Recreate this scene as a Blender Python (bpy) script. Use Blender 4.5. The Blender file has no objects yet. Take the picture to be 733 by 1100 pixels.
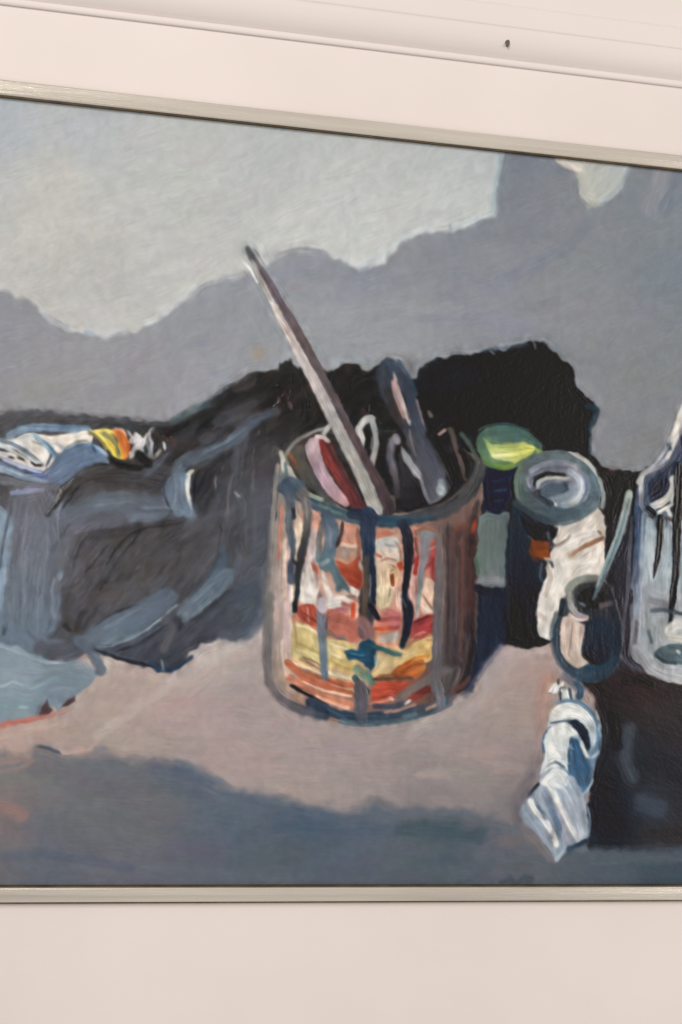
# Framed still-life oil painting on a white panelled wall, below a white moulding.
import math
import numpy as np

# ------------------------------------------------------------------ camera geometry
IMW, IMH, FPX = 733.0, 1100.0, 1528.0            # the photograph's frame and the lens in its pixels
YAW, ROLL, DIST = math.radians(11.8), math.radians(3.065), 1.125
FWD = np.array([math.sin(YAW), math.cos(YAW), 0.0])
_R0 = np.array([math.cos(YAW), -math.sin(YAW), 0.0]); _U0 = np.array([0.0, 0.0, 1.0])
RIGHT = math.cos(ROLL) * _R0 + math.sin(ROLL) * _U0
UP = -math.sin(ROLL) * _R0 + math.cos(ROLL) * _U0
EYE = -DIST * FWD

def to_px(x, y, z):
    d0, d1, d2 = x - EYE[0], y - EYE[1], z - EYE[2]
    f = d0 * FWD[0] + d1 * FWD[1] + d2 * FWD[2]
    r = d0 * RIGHT[0] + d1 * RIGHT[1] + d2 * RIGHT[2]
    u = d0 * UP[0] + d1 * UP[1] + d2 * UP[2]
    return IMW / 2 + FPX * r / f, IMH / 2 - FPX * u / f

def on_plane(px, py, y=0.0):
    """The point of the vertical plane Y = y that a traced point shows."""
    v = FWD + RIGHT * ((px - IMW / 2) / FPX) + UP * ((IMH / 2 - py) / FPX)
    t = (y - EYE[1]) / v[1]
    p = EYE + t * v
    return float(p[0]), float(p[2])

# ------------------------------------------------------------------ the painted surface: a grid of paint
Z_TOP = on_plane(366, 142)[1]; Z_BOT = on_plane(366, 953)[1]       # the frame's sight size
X_LEFT = on_plane(-95, 550)[0]; X_RIGHT = on_plane(835, 550)[0]
PAD = 0.004                                                          # canvas that runs on under the frame
CX0, CX1, CZ0, CZ1 = X_LEFT - PAD, X_RIGHT + PAD, Z_TOP + PAD, Z_BOT - PAD
STEP = 0.00072
NXG = int((CX1 - CX0) / STEP) + 1; NZG = int((CZ0 - CZ1) / STEP) + 1
GX, GZ = np.meshgrid(np.linspace(CX0, CX1, NXG), np.linspace(CZ0, CZ1, NZG))
PX, PY = to_px(GX, 0.0, GZ)
COL = np.zeros((NZG, NXG, 3)); HGT = np.zeros((NZG, NXG)); PID = np.zeros((NZG, NXG), np.int16)
rng = np.random.RandomState(7)
_LAT = np.random.RandomState(3).rand(256, 256)

def vnoise(x, y, seed=0):
    x = np.asarray(x) + seed * 17.31; y = np.asarray(y) + seed * 9.77
    xi = np.floor(x).astype(int); yi = np.floor(y).astype(int)
    fx = x - xi; fy = y - yi
    fx = fx * fx * (3 - 2 * fx); fy = fy * fy * (3 - 2 * fy)
    x0 = xi & 255; x1 = (xi + 1) & 255; y0 = yi & 255; y1 = (yi + 1) & 255
    a = _LAT[y0, x0]; b = _LAT[y0, x1]; c = _LAT[y1, x0]; d = _LAT[y1, x1]
    return (a + (b - a) * fx) * (1 - fy) + (c + (d - c) * fx) * fy - 0.5

def fbm(x, y, seed=0):
    return vnoise(x, y, seed) + .5 * vnoise(x * 2.1, y * 2.1, seed + 3) + .25 * vnoise(x * 4.3, y * 4.3, seed + 5)

PARTS = ['painted_wall']                          # index = id
def part_id(name):
    """A part's id; 'a/b' is sub-part b of part a; a trailing #n keeps repeats apart."""
    if name not in PARTS: PARTS.append(name)
    return PARTS.index(name)

def window(x0, y0, x1, y1):
    cs = [on_plane(x, y) for x in (x0, x1) for y in (y0, y1)]
    i = [(c[0] - CX0) / (CX1 - CX0) * (NXG - 1) for c in cs]; j = [(CZ0 - c[1]) / (CZ0 - CZ1) * (NZG - 1) for c in cs]
    i0, i1 = max(0, int(min(i)) - 1), min(NXG, int(max(i)) + 2); j0, j1 = max(0, int(min(j)) - 1), min(NZG, int(max(j)) + 2)
    if i0 >= i1 or j0 >= j1: return None
    return (slice(j0, j1), slice(i0, i1))

def crom(pts, closed=False, step=4.0):
    P_ = np.array(pts, float)
    n = len(P_)
    if n < 3 and not closed:
        m = max(2, int(np.hypot(*(P_[-1, :2] - P_[0, :2])) / step))
        return P_[0] + (P_[-1] - P_[0]) * np.linspace(0, 1, m + 1)[:, None]
    out = []
    for k in range(n if closed else n - 1):
        p1, p2 = P_[k % n], P_[(k + 1) % n]
        p0 = P_[(k - 1) % n] if (closed or k > 0) else p1
        p3 = P_[(k + 2) % n] if (closed or k + 2 < n) else p2
        m = max(1, int(np.hypot(*(p2[:2] - p1[:2])) / step))
        t = (np.arange(m) / m)[:, None]
        out.append(.5 * (2 * p1 + (p2 - p0) * t + (2 * p0 - 5 * p1 + 4 * p2 - p3) * t**2 + (3 * p1 - p0 - 3 * p2 + p3) * t**3))
    if not closed: out.append(P_[-1:])
    return np.vstack(out)

def field(cps, x, y, power=2.6):
    """A colour that drifts between control points (x, y, (r, g, b))."""
    num = np.zeros(x.shape + (3,)); den = np.zeros(x.shape)
    for cx, cy, c in cps:
        w = 1.0 / (((x - cx)**2 + (y - cy)**2 + 300.0) ** (power / 2))
        num += w[..., None] * np.array(c, float); den += w
    return num / den[..., None]

_seed = [11]
def nseed():
    _seed[0] += 1
    return _seed[0] * 0.618 % 97

def lay(sl, alpha, col, hgt, part, keep=0.55):
    a = alpha[..., None]
    COL[sl] = COL[sl] * (1 - a) + col / 255.0 * a
    HGT[sl] = HGT[sl] * (1 - alpha * keep) + hgt * alpha
    if part is not None:
        v = PID[sl]; v[alpha > .5] = part_id(part)

def S(pts, w, col, part=None, a=1.0, soft=1.35, bris=.07, h=.35, rough=.12, taper=(0, 0), mask=None, dry=0.0, edge=.28):
    """One brush stroke. pts: (x, y[, half width]); col: one colour or one per end."""
    pts = [tuple(p) + ((w,) if len(p) == 2 else ()) for p in pts]
    L = crom(pts)
    wm = L[:, 2].max() + soft + 3
    sl = window(L[:, 0].min() - wm, L[:, 1].min() - wm, L[:, 0].max() + wm, L[:, 1].max() + wm)
    if sl is None: return
    X, Y = PX[sl], PY[sl]
    sd = nseed()
    best = np.full(X.shape, 1e9); U = np.zeros(X.shape); T = np.zeros(X.shape); W = np.zeros(X.shape)
    seg = np.hypot(np.diff(L[:, 0]), np.diff(L[:, 1])); arc = np.concatenate([[0], np.cumsum(seg)])
    for k in range(len(L) - 1):
        ax, ay, aw = L[k]; bx, by, bw = L[k + 1]
        dx, dy = bx - ax, by - ay; ll = dx * dx + dy * dy + 1e-9
        t = np.clip(((X - ax) * dx + (Y - ay) * dy) / ll, 0, 1)
        ex, ey = X - ax - t * dx, Y - ay - t * dy
        d = ex * ex + ey * ey
        m = d < best
        best = np.where(m, d, best)
        U = np.where(m, (dx * ey - dy * ex) / math.sqrt(ll), U)
        T = np.where(m, arc[k] + t * seg[k], T); W = np.where(m, aw + (bw - aw) * t, W)
    D = np.sqrt(best); tot = max(arc[-1], 1e-6); tn = T / tot
    W = W * (1 + rough * 2 * vnoise(T / 7, np.sign(U) * 3, sd) + rough * 1.5 * vnoise(X / 3.1, Y / 3.1, sd))
    if taper[0]: W = W * np.clip(tn / taper[0], .05, 1) ** .6
    if taper[1]: W = W * np.clip((1 - tn) / taper[1], .05, 1) ** .6
    al = np.clip((W - D) / soft + .5, 0, 1)
    al = al * al * (3 - 2 * al)
    b = vnoise(U / 1.25 + 40, T / 26, sd) + .5 * vnoise(U / .8, T / 14, sd + 2)
    if dry: al = al * np.clip(1 - dry * (0.5 + 1.6 * b + .6 * tn), 0, 1)
    if mask is not None: al = al * mask[sl]
    c = np.array(col, float)
    if c.ndim == 2:
        q = tn * (len(c) - 1); q0 = np.clip(q.astype(int), 0, len(c) - 2); fr = (q - q0)[..., None]
        cc = c[q0] * (1 - fr) + c[q0 + 1] * fr
    else: cc = np.broadcast_to(c, X.shape + (3,))
    cc = np.clip(cc * (1 + bris * 2 * b)[..., None] + 14 * bris * b[..., None], 0, 255)
    ridge = np.exp(-((D - W * .82) / 1.3) ** 2) * edge
    lay(sl, al * a, cc, h * (.55 + .9 * b + ridge), part)

def P(pts, col, part=None, a=1.0, soft=1.8, wob=1.6, ang=0.0, bris=.05, h=.3, curve=True, jit=None, mask=None, fs=22.0):
    """A patch of paint inside a closed outline, brushed along angle ang; returns its coverage."""
    L = crom(pts, True, 6.0) if curve else np.array(pts, float)
    m = soft + wob * 2 + 3
    full = np.zeros(PX.shape)
    sl = window(L[:, 0].min() - m, L[:, 1].min() - m, L[:, 0].max() + m, L[:, 1].max() + m)
    if sl is None: return full
    X0, Y0 = PX[sl], PY[sl]; sd = nseed()
    X = X0 + wob * 2 * (vnoise(X0 / 9, Y0 / 9, sd) + .5 * vnoise(X0 / 3.7, Y0 / 3.7, sd + 1))
    Y = Y0 + wob * 2 * (vnoise(X0 / 9, Y0 / 9, sd + 7) + .5 * vnoise(X0 / 3.7, Y0 / 3.7, sd + 8))
    ins = np.zeros(X.shape, bool); best = np.full(X.shape, 1e9)
    n = len(L)
    for k in range(n):
        ax, ay = L[k, :2]; bx, by = L[(k + 1) % n, :2]
        dx, dy = bx - ax, by - ay; ll = dx * dx + dy * dy + 1e-9
        t = np.clip(((X - ax) * dx + (Y - ay) * dy) / ll, 0, 1)
        best = np.minimum(best, (X - ax - t * dx) ** 2 + (Y - ay - t * dy) ** 2)
        if abs(dy) > 1e-9:
            ins ^= ((ay > Y) != (by > Y)) & (X < (bx - ax) * (Y - ay) / dy + ax)
    sdist = np.where(ins, 1, -1) * np.sqrt(best)
    al = np.clip(sdist / soft + .5, 0, 1); al = al * al * (3 - 2 * al)
    if mask is not None: al = al * mask[sl]
    ca, sa = math.cos(ang), math.sin(ang)
    U = -X * sa + Y * ca; T = X * ca + Y * sa
    U = U + 5 * vnoise(X / 40, Y / 40, sd)
    b = vnoise(U / 1.5, T / fs, sd) + .6 * vnoise(U / 4.5, T / (fs * 1.6), sd + 2) + .4 * vnoise(U / .9, T / 12, sd + 4)
    cc = field(col, X0, Y0) if isinstance(col, list) else np.broadcast_to(np.array(col, float), X.shape + (3,))
    cc = np.clip(cc * (1 + bris * 2 * b)[..., None], 0, 255)
    lay(sl, al * a, cc, h * (.5 + .45 * b) + h * .35 * np.exp(-((sdist - 2) / 1.6) ** 2), part)
    full[sl] = al
    return full

def G(x, y, rx, ry, col, a=.8, rot=0.0, mask=None):
    """A soft scumble of colour, no edge of its own."""
    m = max(rx, ry) * 2.2
    sl = window(x - m, y - m, x + m, y + m)
    if sl is None: return
    X, Y = PX[sl] - x, PY[sl] - y
    c, s = math.cos(rot), math.sin(rot)
    q = ((X * c + Y * s) / rx) ** 2 + ((-X * s + Y * c) / ry) ** 2
    al = np.exp(-q * 1.2) * a * (1 + .35 * vnoise(X / 5, Y / 5, nseed()))
    if mask is not None: al = al * mask[sl]
    al = np.clip(al, 0, 1)[..., None]
    COL[sl] = COL[sl] * (1 - al) + np.array(col, float) / 255 * al

def SCRUB(mask, n, box, lenr, wr, angf, jit, a=.35, h=.22, hue=4, src=None, dry=.5, curv=.15):
    """Many short strokes inside a coverage mask, each in the colour found under it, a little shifted."""
    k = 0; tries = 0
    while k < n and tries < n * 6:
        tries += 1
        x = rng.uniform(box[0], box[2]); y = rng.uniform(box[1], box[3])
        sx, sz = on_plane(x, y)
        i = int((sx - CX0) / (CX1 - CX0) * (NXG - 1)); j = int((CZ0 - sz) / (CZ0 - CZ1) * (NZG - 1))
        if not (0 <= i < NXG and 0 <= j < NZG) or mask[j, i] < .6: continue
        k += 1
        base = COL[j, i] * 255
        c = base * (1 + rng.normal(0, jit)) + rng.normal(0, hue, 3)
        an = angf(x, y) + rng.normal(0, .18); ln = rng.uniform(*lenr); w = rng.uniform(*wr)
        dx, dy = math.cos(an) * ln / 2, math.sin(an) * ln / 2
        cv = rng.normal(0, curv) * ln
        S([(x - dx, y - dy), (x - math.sin(an) * cv, y + math.cos(an) * cv), (x + dx, y + dy)], w, np.clip(c, 0, 255), a=a, soft=2.6, bris=.05, h=h, dry=dry, mask=mask, rough=.2, edge=.3)
# ------------------------------------------------------------------ the picture, back to front (traced points)
FULL = np.ones(PX.shape)
# --- lit wall
mW = P([(-160, 40), (900, 40), (900, 560), (-160, 560)],
  [(-60,200,(180,184,188)),(0,140,(172,178,185)),(90,150,(180,184,188)),(60,190,(199,196,189)),(60,240,(195,193,188)),(200,190,(190,191,189)),(60,310,(193,192,188)),(130,310,(188,187,185)),(130,340,(197,196,193)),(210,290,(197,197,194)),
   (300,165,(186,189,189)),(320,230,(196,196,194)),(400,190,(191,193,191)),(430,200,(194,195,193)),(470,190,(189,193,193)),(500,225,(195,198,197)),(520,180,(185,190,192)),(390,255,(203,204,202)),(480,235,(200,202,201)),(640,190,(192,190,182))],
  'painted_wall', ang=-.35, bris=.018, h=.15, curve=False, fs=40)
SCRUB(mW, 420, (-100, 100, 560, 365), (26, 70), (4, 10), lambda x, y: -.45 + .35 * math.sin(x / 90), .018, a=.34, hue=1.6, h=.3)
# --- shadow on the wall
SH = [(-160,296),(-60,302),(0,312),(15,318),(32,322),(45,335),(60,346),(80,354),(105,358),(128,358),(150,353),(166,346),(186,331),(205,319),(216,309),(236,301),(262,295),(290,283),(300,275),(320,270),(345,272),(365,280),(382,289),(396,288),(414,283),(420,272),(430,262),(446,255),(470,248),(490,247),(505,241),(520,236),(533,230),(530,219),(532,205),(535,195),(536,180),(538,150),(540,100),(900,100),(900,620),(-160,620)]
mS = P(SH, [(-60,350,(140,140,148)),(0,345,(142,142,149)),(60,390,(150,149,152)),(100,400,(152,151,155)),(150,400,(151,150,154)),(200,345,(149,151,157)),(240,320,(147,150,157)),(210,400,(156,156,161)),(40,432,(147,145,147)),(250,390,(152,154,160)),
   (330,300,(146,147,155)),(400,310,(141,144,152)),(330,365,(157,159,163)),(430,365,(155,157,160)),(380,350,(153,155,160)),(480,265,(132,135,143)),(560,190,(121,126,135)),(580,212,(128,131,137)),(560,240,(125,129,137)),(600,260,(130,133,139)),(680,220,(124,129,136)),(520,310,(139,141,149)),(600,320,(139,141,141)),(710,300,(119,126,134)),(690,410,(126,129,131)),(700,470,(124,126,129)),(550,340,(141,143,151)),(660,440,(133,133,138)),(640,350,(133,134,139)),(810,300,(116,122,131)),(810,450,(124,124,130))],
  'painted_shadow', soft=5.5, wob=3.0, ang=-.2, bris=.018, h=.15, fs=36)
SCRUB(mS, 620, (-100, 150, 840, 520), (22, 64), (4, 10), lambda x, y: -.3 + .5 * math.sin(x / 70 + y / 50), .022, a=.34, hue=2.2, h=.32)
# notch of light between the shadows, and the pale streak by the edge
P([(598,160),(604,172),(616,181),(621,193),(626,212),(630,225),(634,226),(645,219),(659,211),(668,199),(677,181),(682,150),(640,140)], [(625,200,(190,190,180)),(610,176,(214,206,196)),(650,195,(186,188,180)),(660,180,(182,188,188))], 'painted_wall', soft=4.5, wob=2.5, a=.92, ang=-1, bris=.03)
S([(600,172),(614,179),(622,181)], 4, (220,209,197), a=.8, soft=3)
S([(678,176),(668,197),(650,215)], 2.2, (150,164,174), a=.6, soft=3)
S([(712,180),(706,200),(698,225)], 9, [(156,154,161),(134,136,144)], a=.7, soft=8)
S([(733,180),(722,205),(712,230)], 5, (112,120,131), a=.6, soft=6)
# broken light along the shadow's edge
for q in ([(44,333),(56,346),(80,354)], [(158,349),(176,338),(192,325),(214,306)], [(90,357),(110,360),(135,357)], [(384,286),(398,284),(413,280),(420,268)], [(370,280),(384,287)], [(488,246),(508,238),(531,231)], [(424,262),(440,252),(470,245)]):
    S(q, 2.8, (206,213,218), a=.55, soft=3, h=.6, dry=.3)
S([(538,165),(534,195),(530,216),(532,228)], 2.6, (166,184,193), a=.6, soft=3)
S([(92,357),(100,358)], 2.2, (150,172,190), a=.5, soft=2.5)
S([(205,316),(224,305),(262,294)], 3, (160,161,166), a=.6, soft=4); S([(298,276),(320,268),(346,270)], 2.6, (146,148,156), a=.7, soft=3, dry=.4); S([(300,272),(312,268),(330,268)], 1.3, (118,122,132), a=.6, dry=.6)
S([(330,273),(352,278),(372,285)], 2.2, (152,153,156), a=.6, dry=.5); S([(390,284),(406,276),(418,270)], 2.2, (188,202,212), a=.7, dry=.3); S([(484,242),(484,250)], 1.0, (140,156,172), a=.7)
S([(255,318),(270,345),(284,372)], .9, (164,166,168), a=.3, soft=1.5)
S([(332,296),(360,292),(420,300),(500,290)], 6, (132,136,146), a=.35, soft=8); S([(345,340),(420,330),(490,335)], 8, (160,161,166), a=.35, soft=8)
S([(310,322),(330,332),(352,328)], 3, (166,167,170), a=.4, dry=.4); S([(450,345),(520,342),(560,350)], 8, (136,138,150), a=.4, soft=9); S([(540,240),(538,300),(540,340)], 1.6, (150,152,154), a=.2, soft=3, dry=.4)
S([(585,255),(588,330)], 1.4, (150,152,154), a=.18, soft=3); S([(630,240),(612,262),(575,285),(540,300)], 7, (112,118,132), a=.35, soft=8); S([(700,260),(640,300),(560,330)], 9, (124,129,136), a=.35, soft=9)
G(218, 367, 9, 6, (124,130,152), .5); G(231, 402, 9, 6, (140,144,160), .5); G(278, 379, 8, 8, (160,142,116), .6); G(315, 309, 6, 5, (150,138,148), .6); G(626,330,40,30,(140,141,146),.4); G(556,355,18,8,(120,124,140),.4)
# --- table top
mT = P([(-160,640),(300,625),(560,600),(900,600),(900,1000),(-160,1000)],
  [(120,720,(184,168,160)),(170,735,(180,164,157)),(230,700,(188,178,173)),(200,765,(182,158,154)),(120,760,(178,160,154)),(210,715,(194,182,176)),(150,770,(178,160,154)),(190,770,(180,158,155)),(250,800,(174,156,153)),(255,755,(163,152,151)),(100,785,(166,152,146)),(60,796,(178,156,148)),(10,792,(184,160,152)),(-60,795,(180,158,150)),
   (200,800,(164,150,148)),(300,800,(172,156,153)),(340,785,(174,158,154)),(400,800,(166,152,149)),(300,835,(170,154,150)),(400,835,(158,146,143)),(350,815,(166,152,150)),(470,800,(158,147,146)),(470,770,(168,158,156)),(530,745,(168,153,146)),(560,705,(172,156,156)),(576,720,(178,152,142)),(565,770,(166,148,142)),(540,790,(160,147,143)),(560,830,(140,129,128)),(560,870,(104,102,108)),(450,850,(132,124,126)),(600,690,(170,150,145))],
  'painted_tabletop', ang=.05, bris=.022, h=.28, curve=False, fs=44)
SCRUB(mT, 460, (-100, 690, 600, 890), (24, 76), (3, 8), lambda x, y: (-.75 if x < 260 and y < 775 else (-.55 if x > 470 and y < 790 else .05)), .025, a=.36, hue=2.6, h=.34)
for q, c in (([(105,790),(170,745),(235,700)], (202,189,182)), ([(225,712),(255,692),(284,676)], (200,190,186)), ([(205,735),(240,712),(280,700)], (190,170,166)), ([(140,790),(210,765),(280,748)], (180,160,158)), ([(215,712),(250,692),(282,672)], (196,186,181)), ([(170,756),(230,752)], (186,158,156)), ([(290,800),(330,792),(380,796)], (168,154,153)),
             ([(320,808),(420,800),(500,778)], (160,148,150)), ([(498,770),(530,738),(556,700)], (186,173,171)), ([(515,740),(545,705),(580,695)], (178,166,168)), ([(300,836),(420,838),(470,828)], (158,146,143)), ([(440,790),(500,755)], (186,172,167)), ([(280,812),(380,822)], (164,150,149))):
    S(q, 6, c, a=.55, soft=5, dry=.5, bris=.05, h=.45)
for k in range(34):
    x = rng.uniform(90, 560); y = rng.uniform(705, 850)
    if x > 280 and y < 790: continue
    an = -.75 if x < 250 and y < 770 else 0.0
    S([(x, y), (x + 34 * math.cos(an), y + 34 * math.sin(an))], rng.uniform(.8, 2), rng.choice([0, 1]) * np.array((22, 16, 14)) + np.array((156,142,141)), a=.4, soft=1.6, dry=.7, h=.5)
for k in range(46):
    x = rng.uniform(110, 560); y = rng.uniform(748, 838)
    if 285 < x < 515 and y < 785: continue
    an = -.6 if x < 250 and y < 775 else (-.5 if x > 480 and y < 790 else rng.normal(0, .1)); ln = rng.uniform(20, 60)
    S([(x, y), (x + ln * math.cos(an), y + ln * math.sin(an))], rng.uniform(1.5, 5), [(188,160,156),(182,154,152),(176,158,152),(160,146,148),(192,172,164)][rng.randint(5)], a=.42, soft=4, dry=.6, h=.5, taper=(.2,.3))
# --- shadow across the front of the table
TS = [(-160,806),(-40,806),(0,806),(22,813),(36,804),(60,806),(72,812),(100,814),(116,808),(135,815),(180,815),(206,823),(228,838),(244,849),(262,852),(282,851),(300,857),(340,866),(378,873),(396,863),(410,860),(424,868),(470,868),(520,874),(560,888),(596,904),(640,905),(900,903),(900,1010),(-160,1010)]
mTS = P(TS, [(-60,830,(118,114,117)),(0,828,(128,124,125)),(60,848,(113,112,115)),(100,860,(108,107,110)),(170,870,(104,104,107)),(60,870,(110,108,111)),(150,905,(104,104,110)),(300,945,(92,96,104)),(0,872,(140,118,114)),(20,895,(110,104,108)),(50,925,(84,92,105)),(120,830,(98,101,110)),(195,828,(80,91,106)),(150,850,(100,99,102)),(130,885,(100,102,109)),(60,895,(92,97,106)),(235,870,(86,97,110)),(250,895,(84,94,107)),(190,925,(92,96,106)),
   (340,885,(73,87,104)),(310,925,(78,85,93)),(400,890,(84,92,104)),(450,872,(98,98,105)),(480,897,(66,80,88)),(430,930,(84,88,98)),(530,885,(96,96,104)),(560,930,(90,91,99)),(650,935,(74,82,92)),(720,930,(62,71,83)),(800,930,(60,68,80))],
  'painted_table_shadow', soft=17, wob=2.5, ang=.02, bris=.03, h=.25, fs=44)
SCRUB(mTS, 380, (-100, 815, 840, 952), (28, 84), (3, 8), lambda x, y: .03 + .2 * math.sin(x / 80), .035, a=.34, hue=2.6, h=.34)
S([(150,832),(190,838),(222,848),(250,866)], 1.2, (116,117,119), a=.4, soft=2.4, dry=.5); S([(95,880),(160,899),(230,885)], 1.2, (106,108,112), a=.25); S([(0,818),(30,815)], 4, (170,140,134), a=.5, soft=4); S([(-40,872),(6,868),(26,876)], 6, (152,122,116), a=.7, soft=6)
S([(-20,834),(20,826),(36,818)], 2, (150,128,124), a=.6, soft=3); S([(36,801),(52,804),(72,812)], 1.8, (66,72,82), a=.85, soft=2, taper=(.2,.3)); S([(68,809),(90,805),(105,802)], 2.6, (194,166,156), a=.8, soft=2.4); S([(102,804),(112,803)], 2, (110,114,124), a=.7)
S([(430,892),(470,890),(515,899)], 8, (66,80,89), a=.75, soft=7); S([(540,905),(570,900),(596,912)], 6, (124,110,108), a=.35, soft=8); S([(192,822),(222,836),(245,850)], 7, (78,90,106), a=.5, soft=6)
S([(300,888),(420,892)], 6, (72,88,104), a=.5, soft=6, dry=.4); S([(250,855),(330,874),(390,876)], 4, (78,90,104), a=.5, soft=5); S([(395,860),(404,858),(416,868)], 4, (120,114,116), a=.6, soft=4)
S([(-60,925),(40,918),(140,932)], 5, (78,88,104), a=.45, soft=6); TE = crom([(a_, b_) for a_, b_ in TS[7:27]], step=9.0)
for ex, ey in TE:
    for rep in range(2):
        dx = rng.uniform(-8, 8); dy = rng.uniform(-9, 8) * (1.0 if ex > 250 else .5); ln = rng.uniform(12, 34)
        c = np.array((150,138,136)) if dy < -2 else np.array((112,112,117)); c = c * rng.uniform(.95, 1.06)
        if dy >= -2 and ex > 200: c = np.array((98,104,113)) * rng.uniform(.95, 1.08)
        S([(ex + dx - ln / 2, ey + dy - ln * .05), (ex + dx + ln / 2, ey + dy + ln * .12)], rng.uniform(2, 5), c, a=.36, soft=5, dry=.55, h=.4, taper=(.3,.3))
S([(540,948),(570,944)], 4, (60,72,80), a=.6, soft=5)
# --- dark drapery and the dark block behind the pots
DK = [(-160,458),(-60,452),(0,445),(10,441),(30,440),(60,443),(100,446),(140,450),(165,453),(184,453),(196,445),(215,438),(228,426),(240,416),(255,411),(266,403),(280,398),(299,396),(303,389),(312,384),(322,394),(340,391),(351,398),(362,395),(372,391),(385,390),(393,396),(404,392),(420,396),(437,408),(446,405),(450,399),(459,390),(470,385),(490,382),(510,379),(527,376),(545,374),(560,370),(576,366),(590,371),(598,382),(609,388),(617,400),(620,413),(628,426),(637,434),(640,441),(635,455),(634,470),(637,489),(646,500),(660,505),(690,507),(705,502),(760,505),(900,505),(900,735),(660,735),(590,690),(548,690),(536,692),(515,722),(500,745),(420,700),(300,640),(286,662),(272,676),(258,686),(238,687),(226,690),(212,694),(203,702),(199,714),(190,720),(176,722),(164,718),(142,712),(124,707),(96,700),(60,708),(-160,700)]
mD = P(DK, [(-60,480,(66,62,64)),(30,448,(76,74,77)),(100,452,(66,65,67)),(150,460,(60,60,63)),(180,465,(42,38,37)),(230,440,(48,44,43)),(220,470,(46,42,42)),(280,410,(46,42,39)),(350,420,(45,41,38)),(300,430,(47,42,40)),(400,430,(44,40,38)),(470,410,(40,38,40)),(525,415,(28,27,26)),(520,395,(33,32,32)),(580,390,(30,28,29)),(560,440,(30,28,29)),(620,460,(28,27,29)),(680,540,(32,28,27)),(680,640,(44,40,46)),
    (110,520,(68,63,62)),(150,510,(65,60,59)),(60,600,(100,105,115)),(110,610,(72,69,70)),(140,600,(69,66,66)),(180,600,(73,71,73)),(220,560,(73,71,75)),(270,540,(80,80,87)),(260,560,(75,75,82)),(265,600,(79,81,88)),(270,655,(78,84,94)),(220,670,(66,67,74)),(170,700,(62,63,71)),(130,700,(74,76,85)),(530,660,(40,44,57)),(600,650,(30,30,36)),(700,700,(52,50,58))],
  'painted_drapery', soft=2.6, wob=3, ang=-.6, bris=.10, h=.22)
SCRUB(mD, 260, (-100, 440, 290, 720), (16, 46), (2, 6), lambda x, y: (-1.45 if (x > 235 or x < 60) else -.7), .07, a=.5, hue=2.5, h=.7)
SCRUB(mD, 150, (230, 385, 700, 720), (14, 40), (2, 6), lambda x, y: -1.0 + 1.2 * math.sin(x / 35 + y / 28), .08, a=.45, hue=1.8, h=.45)
S([(-60,450),(30,443),(100,448),(150,452),(186,453),(215,438)], 4, (84,84,88), a=.6, soft=5, dry=.3); S([(186,452),(205,441),(222,434)], 4, (74,86,88), a=.8, soft=3)
S([(222,432),(245,415),(268,404)], 2, (72,72,74), a=.7, dry=.4); S([(520,377),(548,373),(566,369)], 2, (58,72,86), a=.6, soft=3); S([(632,436),(641,441),(636,455)], 4, (44,54,60), a=.9, soft=3); S([(634,460),(634,485)], 2, (46,62,72), a=.7)
S([(573,364),(575,374)], 1, (110,112,112), a=.6); S([(526,376),(530,380)], 1.2, (120,120,120), a=.7)
G(505, 405, 22, 14, (44,43,48), .6); G(440, 395, 10, 12, (48,44,46), .4); G(655,508,10,6,(66,48,50),.7)
for x, y in ((306,420),(300,428),(310,432),(296,436)): S([(x, y), (x + rng.uniform(-2, 4), y + 7)], 1.1, (112,84,80), a=.7, h=1.2)
S([(300,416),(308,420),(304,432),(296,438)], 3, (46,38,38), a=.7, h=1.3)
for k in range(26):
    x = rng.uniform(315, 440); y = rng.uniform(400, 450); S([(x, y), (x + rng.uniform(-5, 5), y + rng.uniform(5, 14))], rng.uniform(.8, 1.8), rng.choice([0, 1]) * np.array((34, 26, 26)) + np.array((24,21,20)), a=.55, h=1.0)
# folds
S([(40,540),(22,610),(20,680)], 30, [(106,106,116),(108,113,124),(104,118,132)], 'painted_drapery', a=.8, soft=10, bris=.12, h=.8)
S([(46,525),(62,590),(50,670)], 13, [(98,96,102),(100,104,116),(100,112,126)], a=.75, soft=6, bris=.14, h=.9)
for k in range(22):
    x = rng.uniform(6, 62); y = rng.uniform(545, 620); S([(x, y), (x - 3, y + 25), (x - 6 + rng.uniform(-4, 4), y + rng.uniform(45, 75))], rng.uniform(.6, 1.5), rng.choice([0, 1, 2]) * np.array((24, 26, 28)) + np.array((84,86,94)), a=.5, h=1.0)
S([(-20,545),(2,560),(-2,600),(-6,650)], 10, (142,162,180), a=.8, soft=5, bris=.1); S([(12,545),(4,580),(0,610)], 1.5, (60,62,70), a=.7)
P([(78,575),(100,560),(125,572),(165,562),(205,560),(238,552),(240,585),(222,608),(190,628),(150,648),(110,664),(92,684),(80,676),(68,660),(64,628),(70,600)], [(90,600,(84,82,87)),(90,640,(74,70,72)),(130,610,(68,64,62)),(180,600,(73,70,71)),(220,575,(76,74,78)),(85,670,(68,66,69))], a=.7, soft=5, ang=-.9, bris=.13, h=.7)
S([(68,520),(90,512),(120,506),(158,508),(178,512)], 12, [(70,62,58),(60,55,54),(66,63,65)], a=.9, soft=5, bris=.12, h=.7); S([(52,553),(66,535),(82,512)], 2.2, (48,44,42), a=.9, h=1.2); S([(56,555),(72,538),(90,516)], 1.1, (118,114,112), a=.5, h=1)
S([(64,556),(90,546),(122,540),(150,541),(180,546),(204,551)], 11, [(94,98,110),(100,109,121),(98,106,118),(90,98,112),(106,116,130)], a=.9, soft=9, bris=.12, h=.8, dry=.2)
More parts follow.
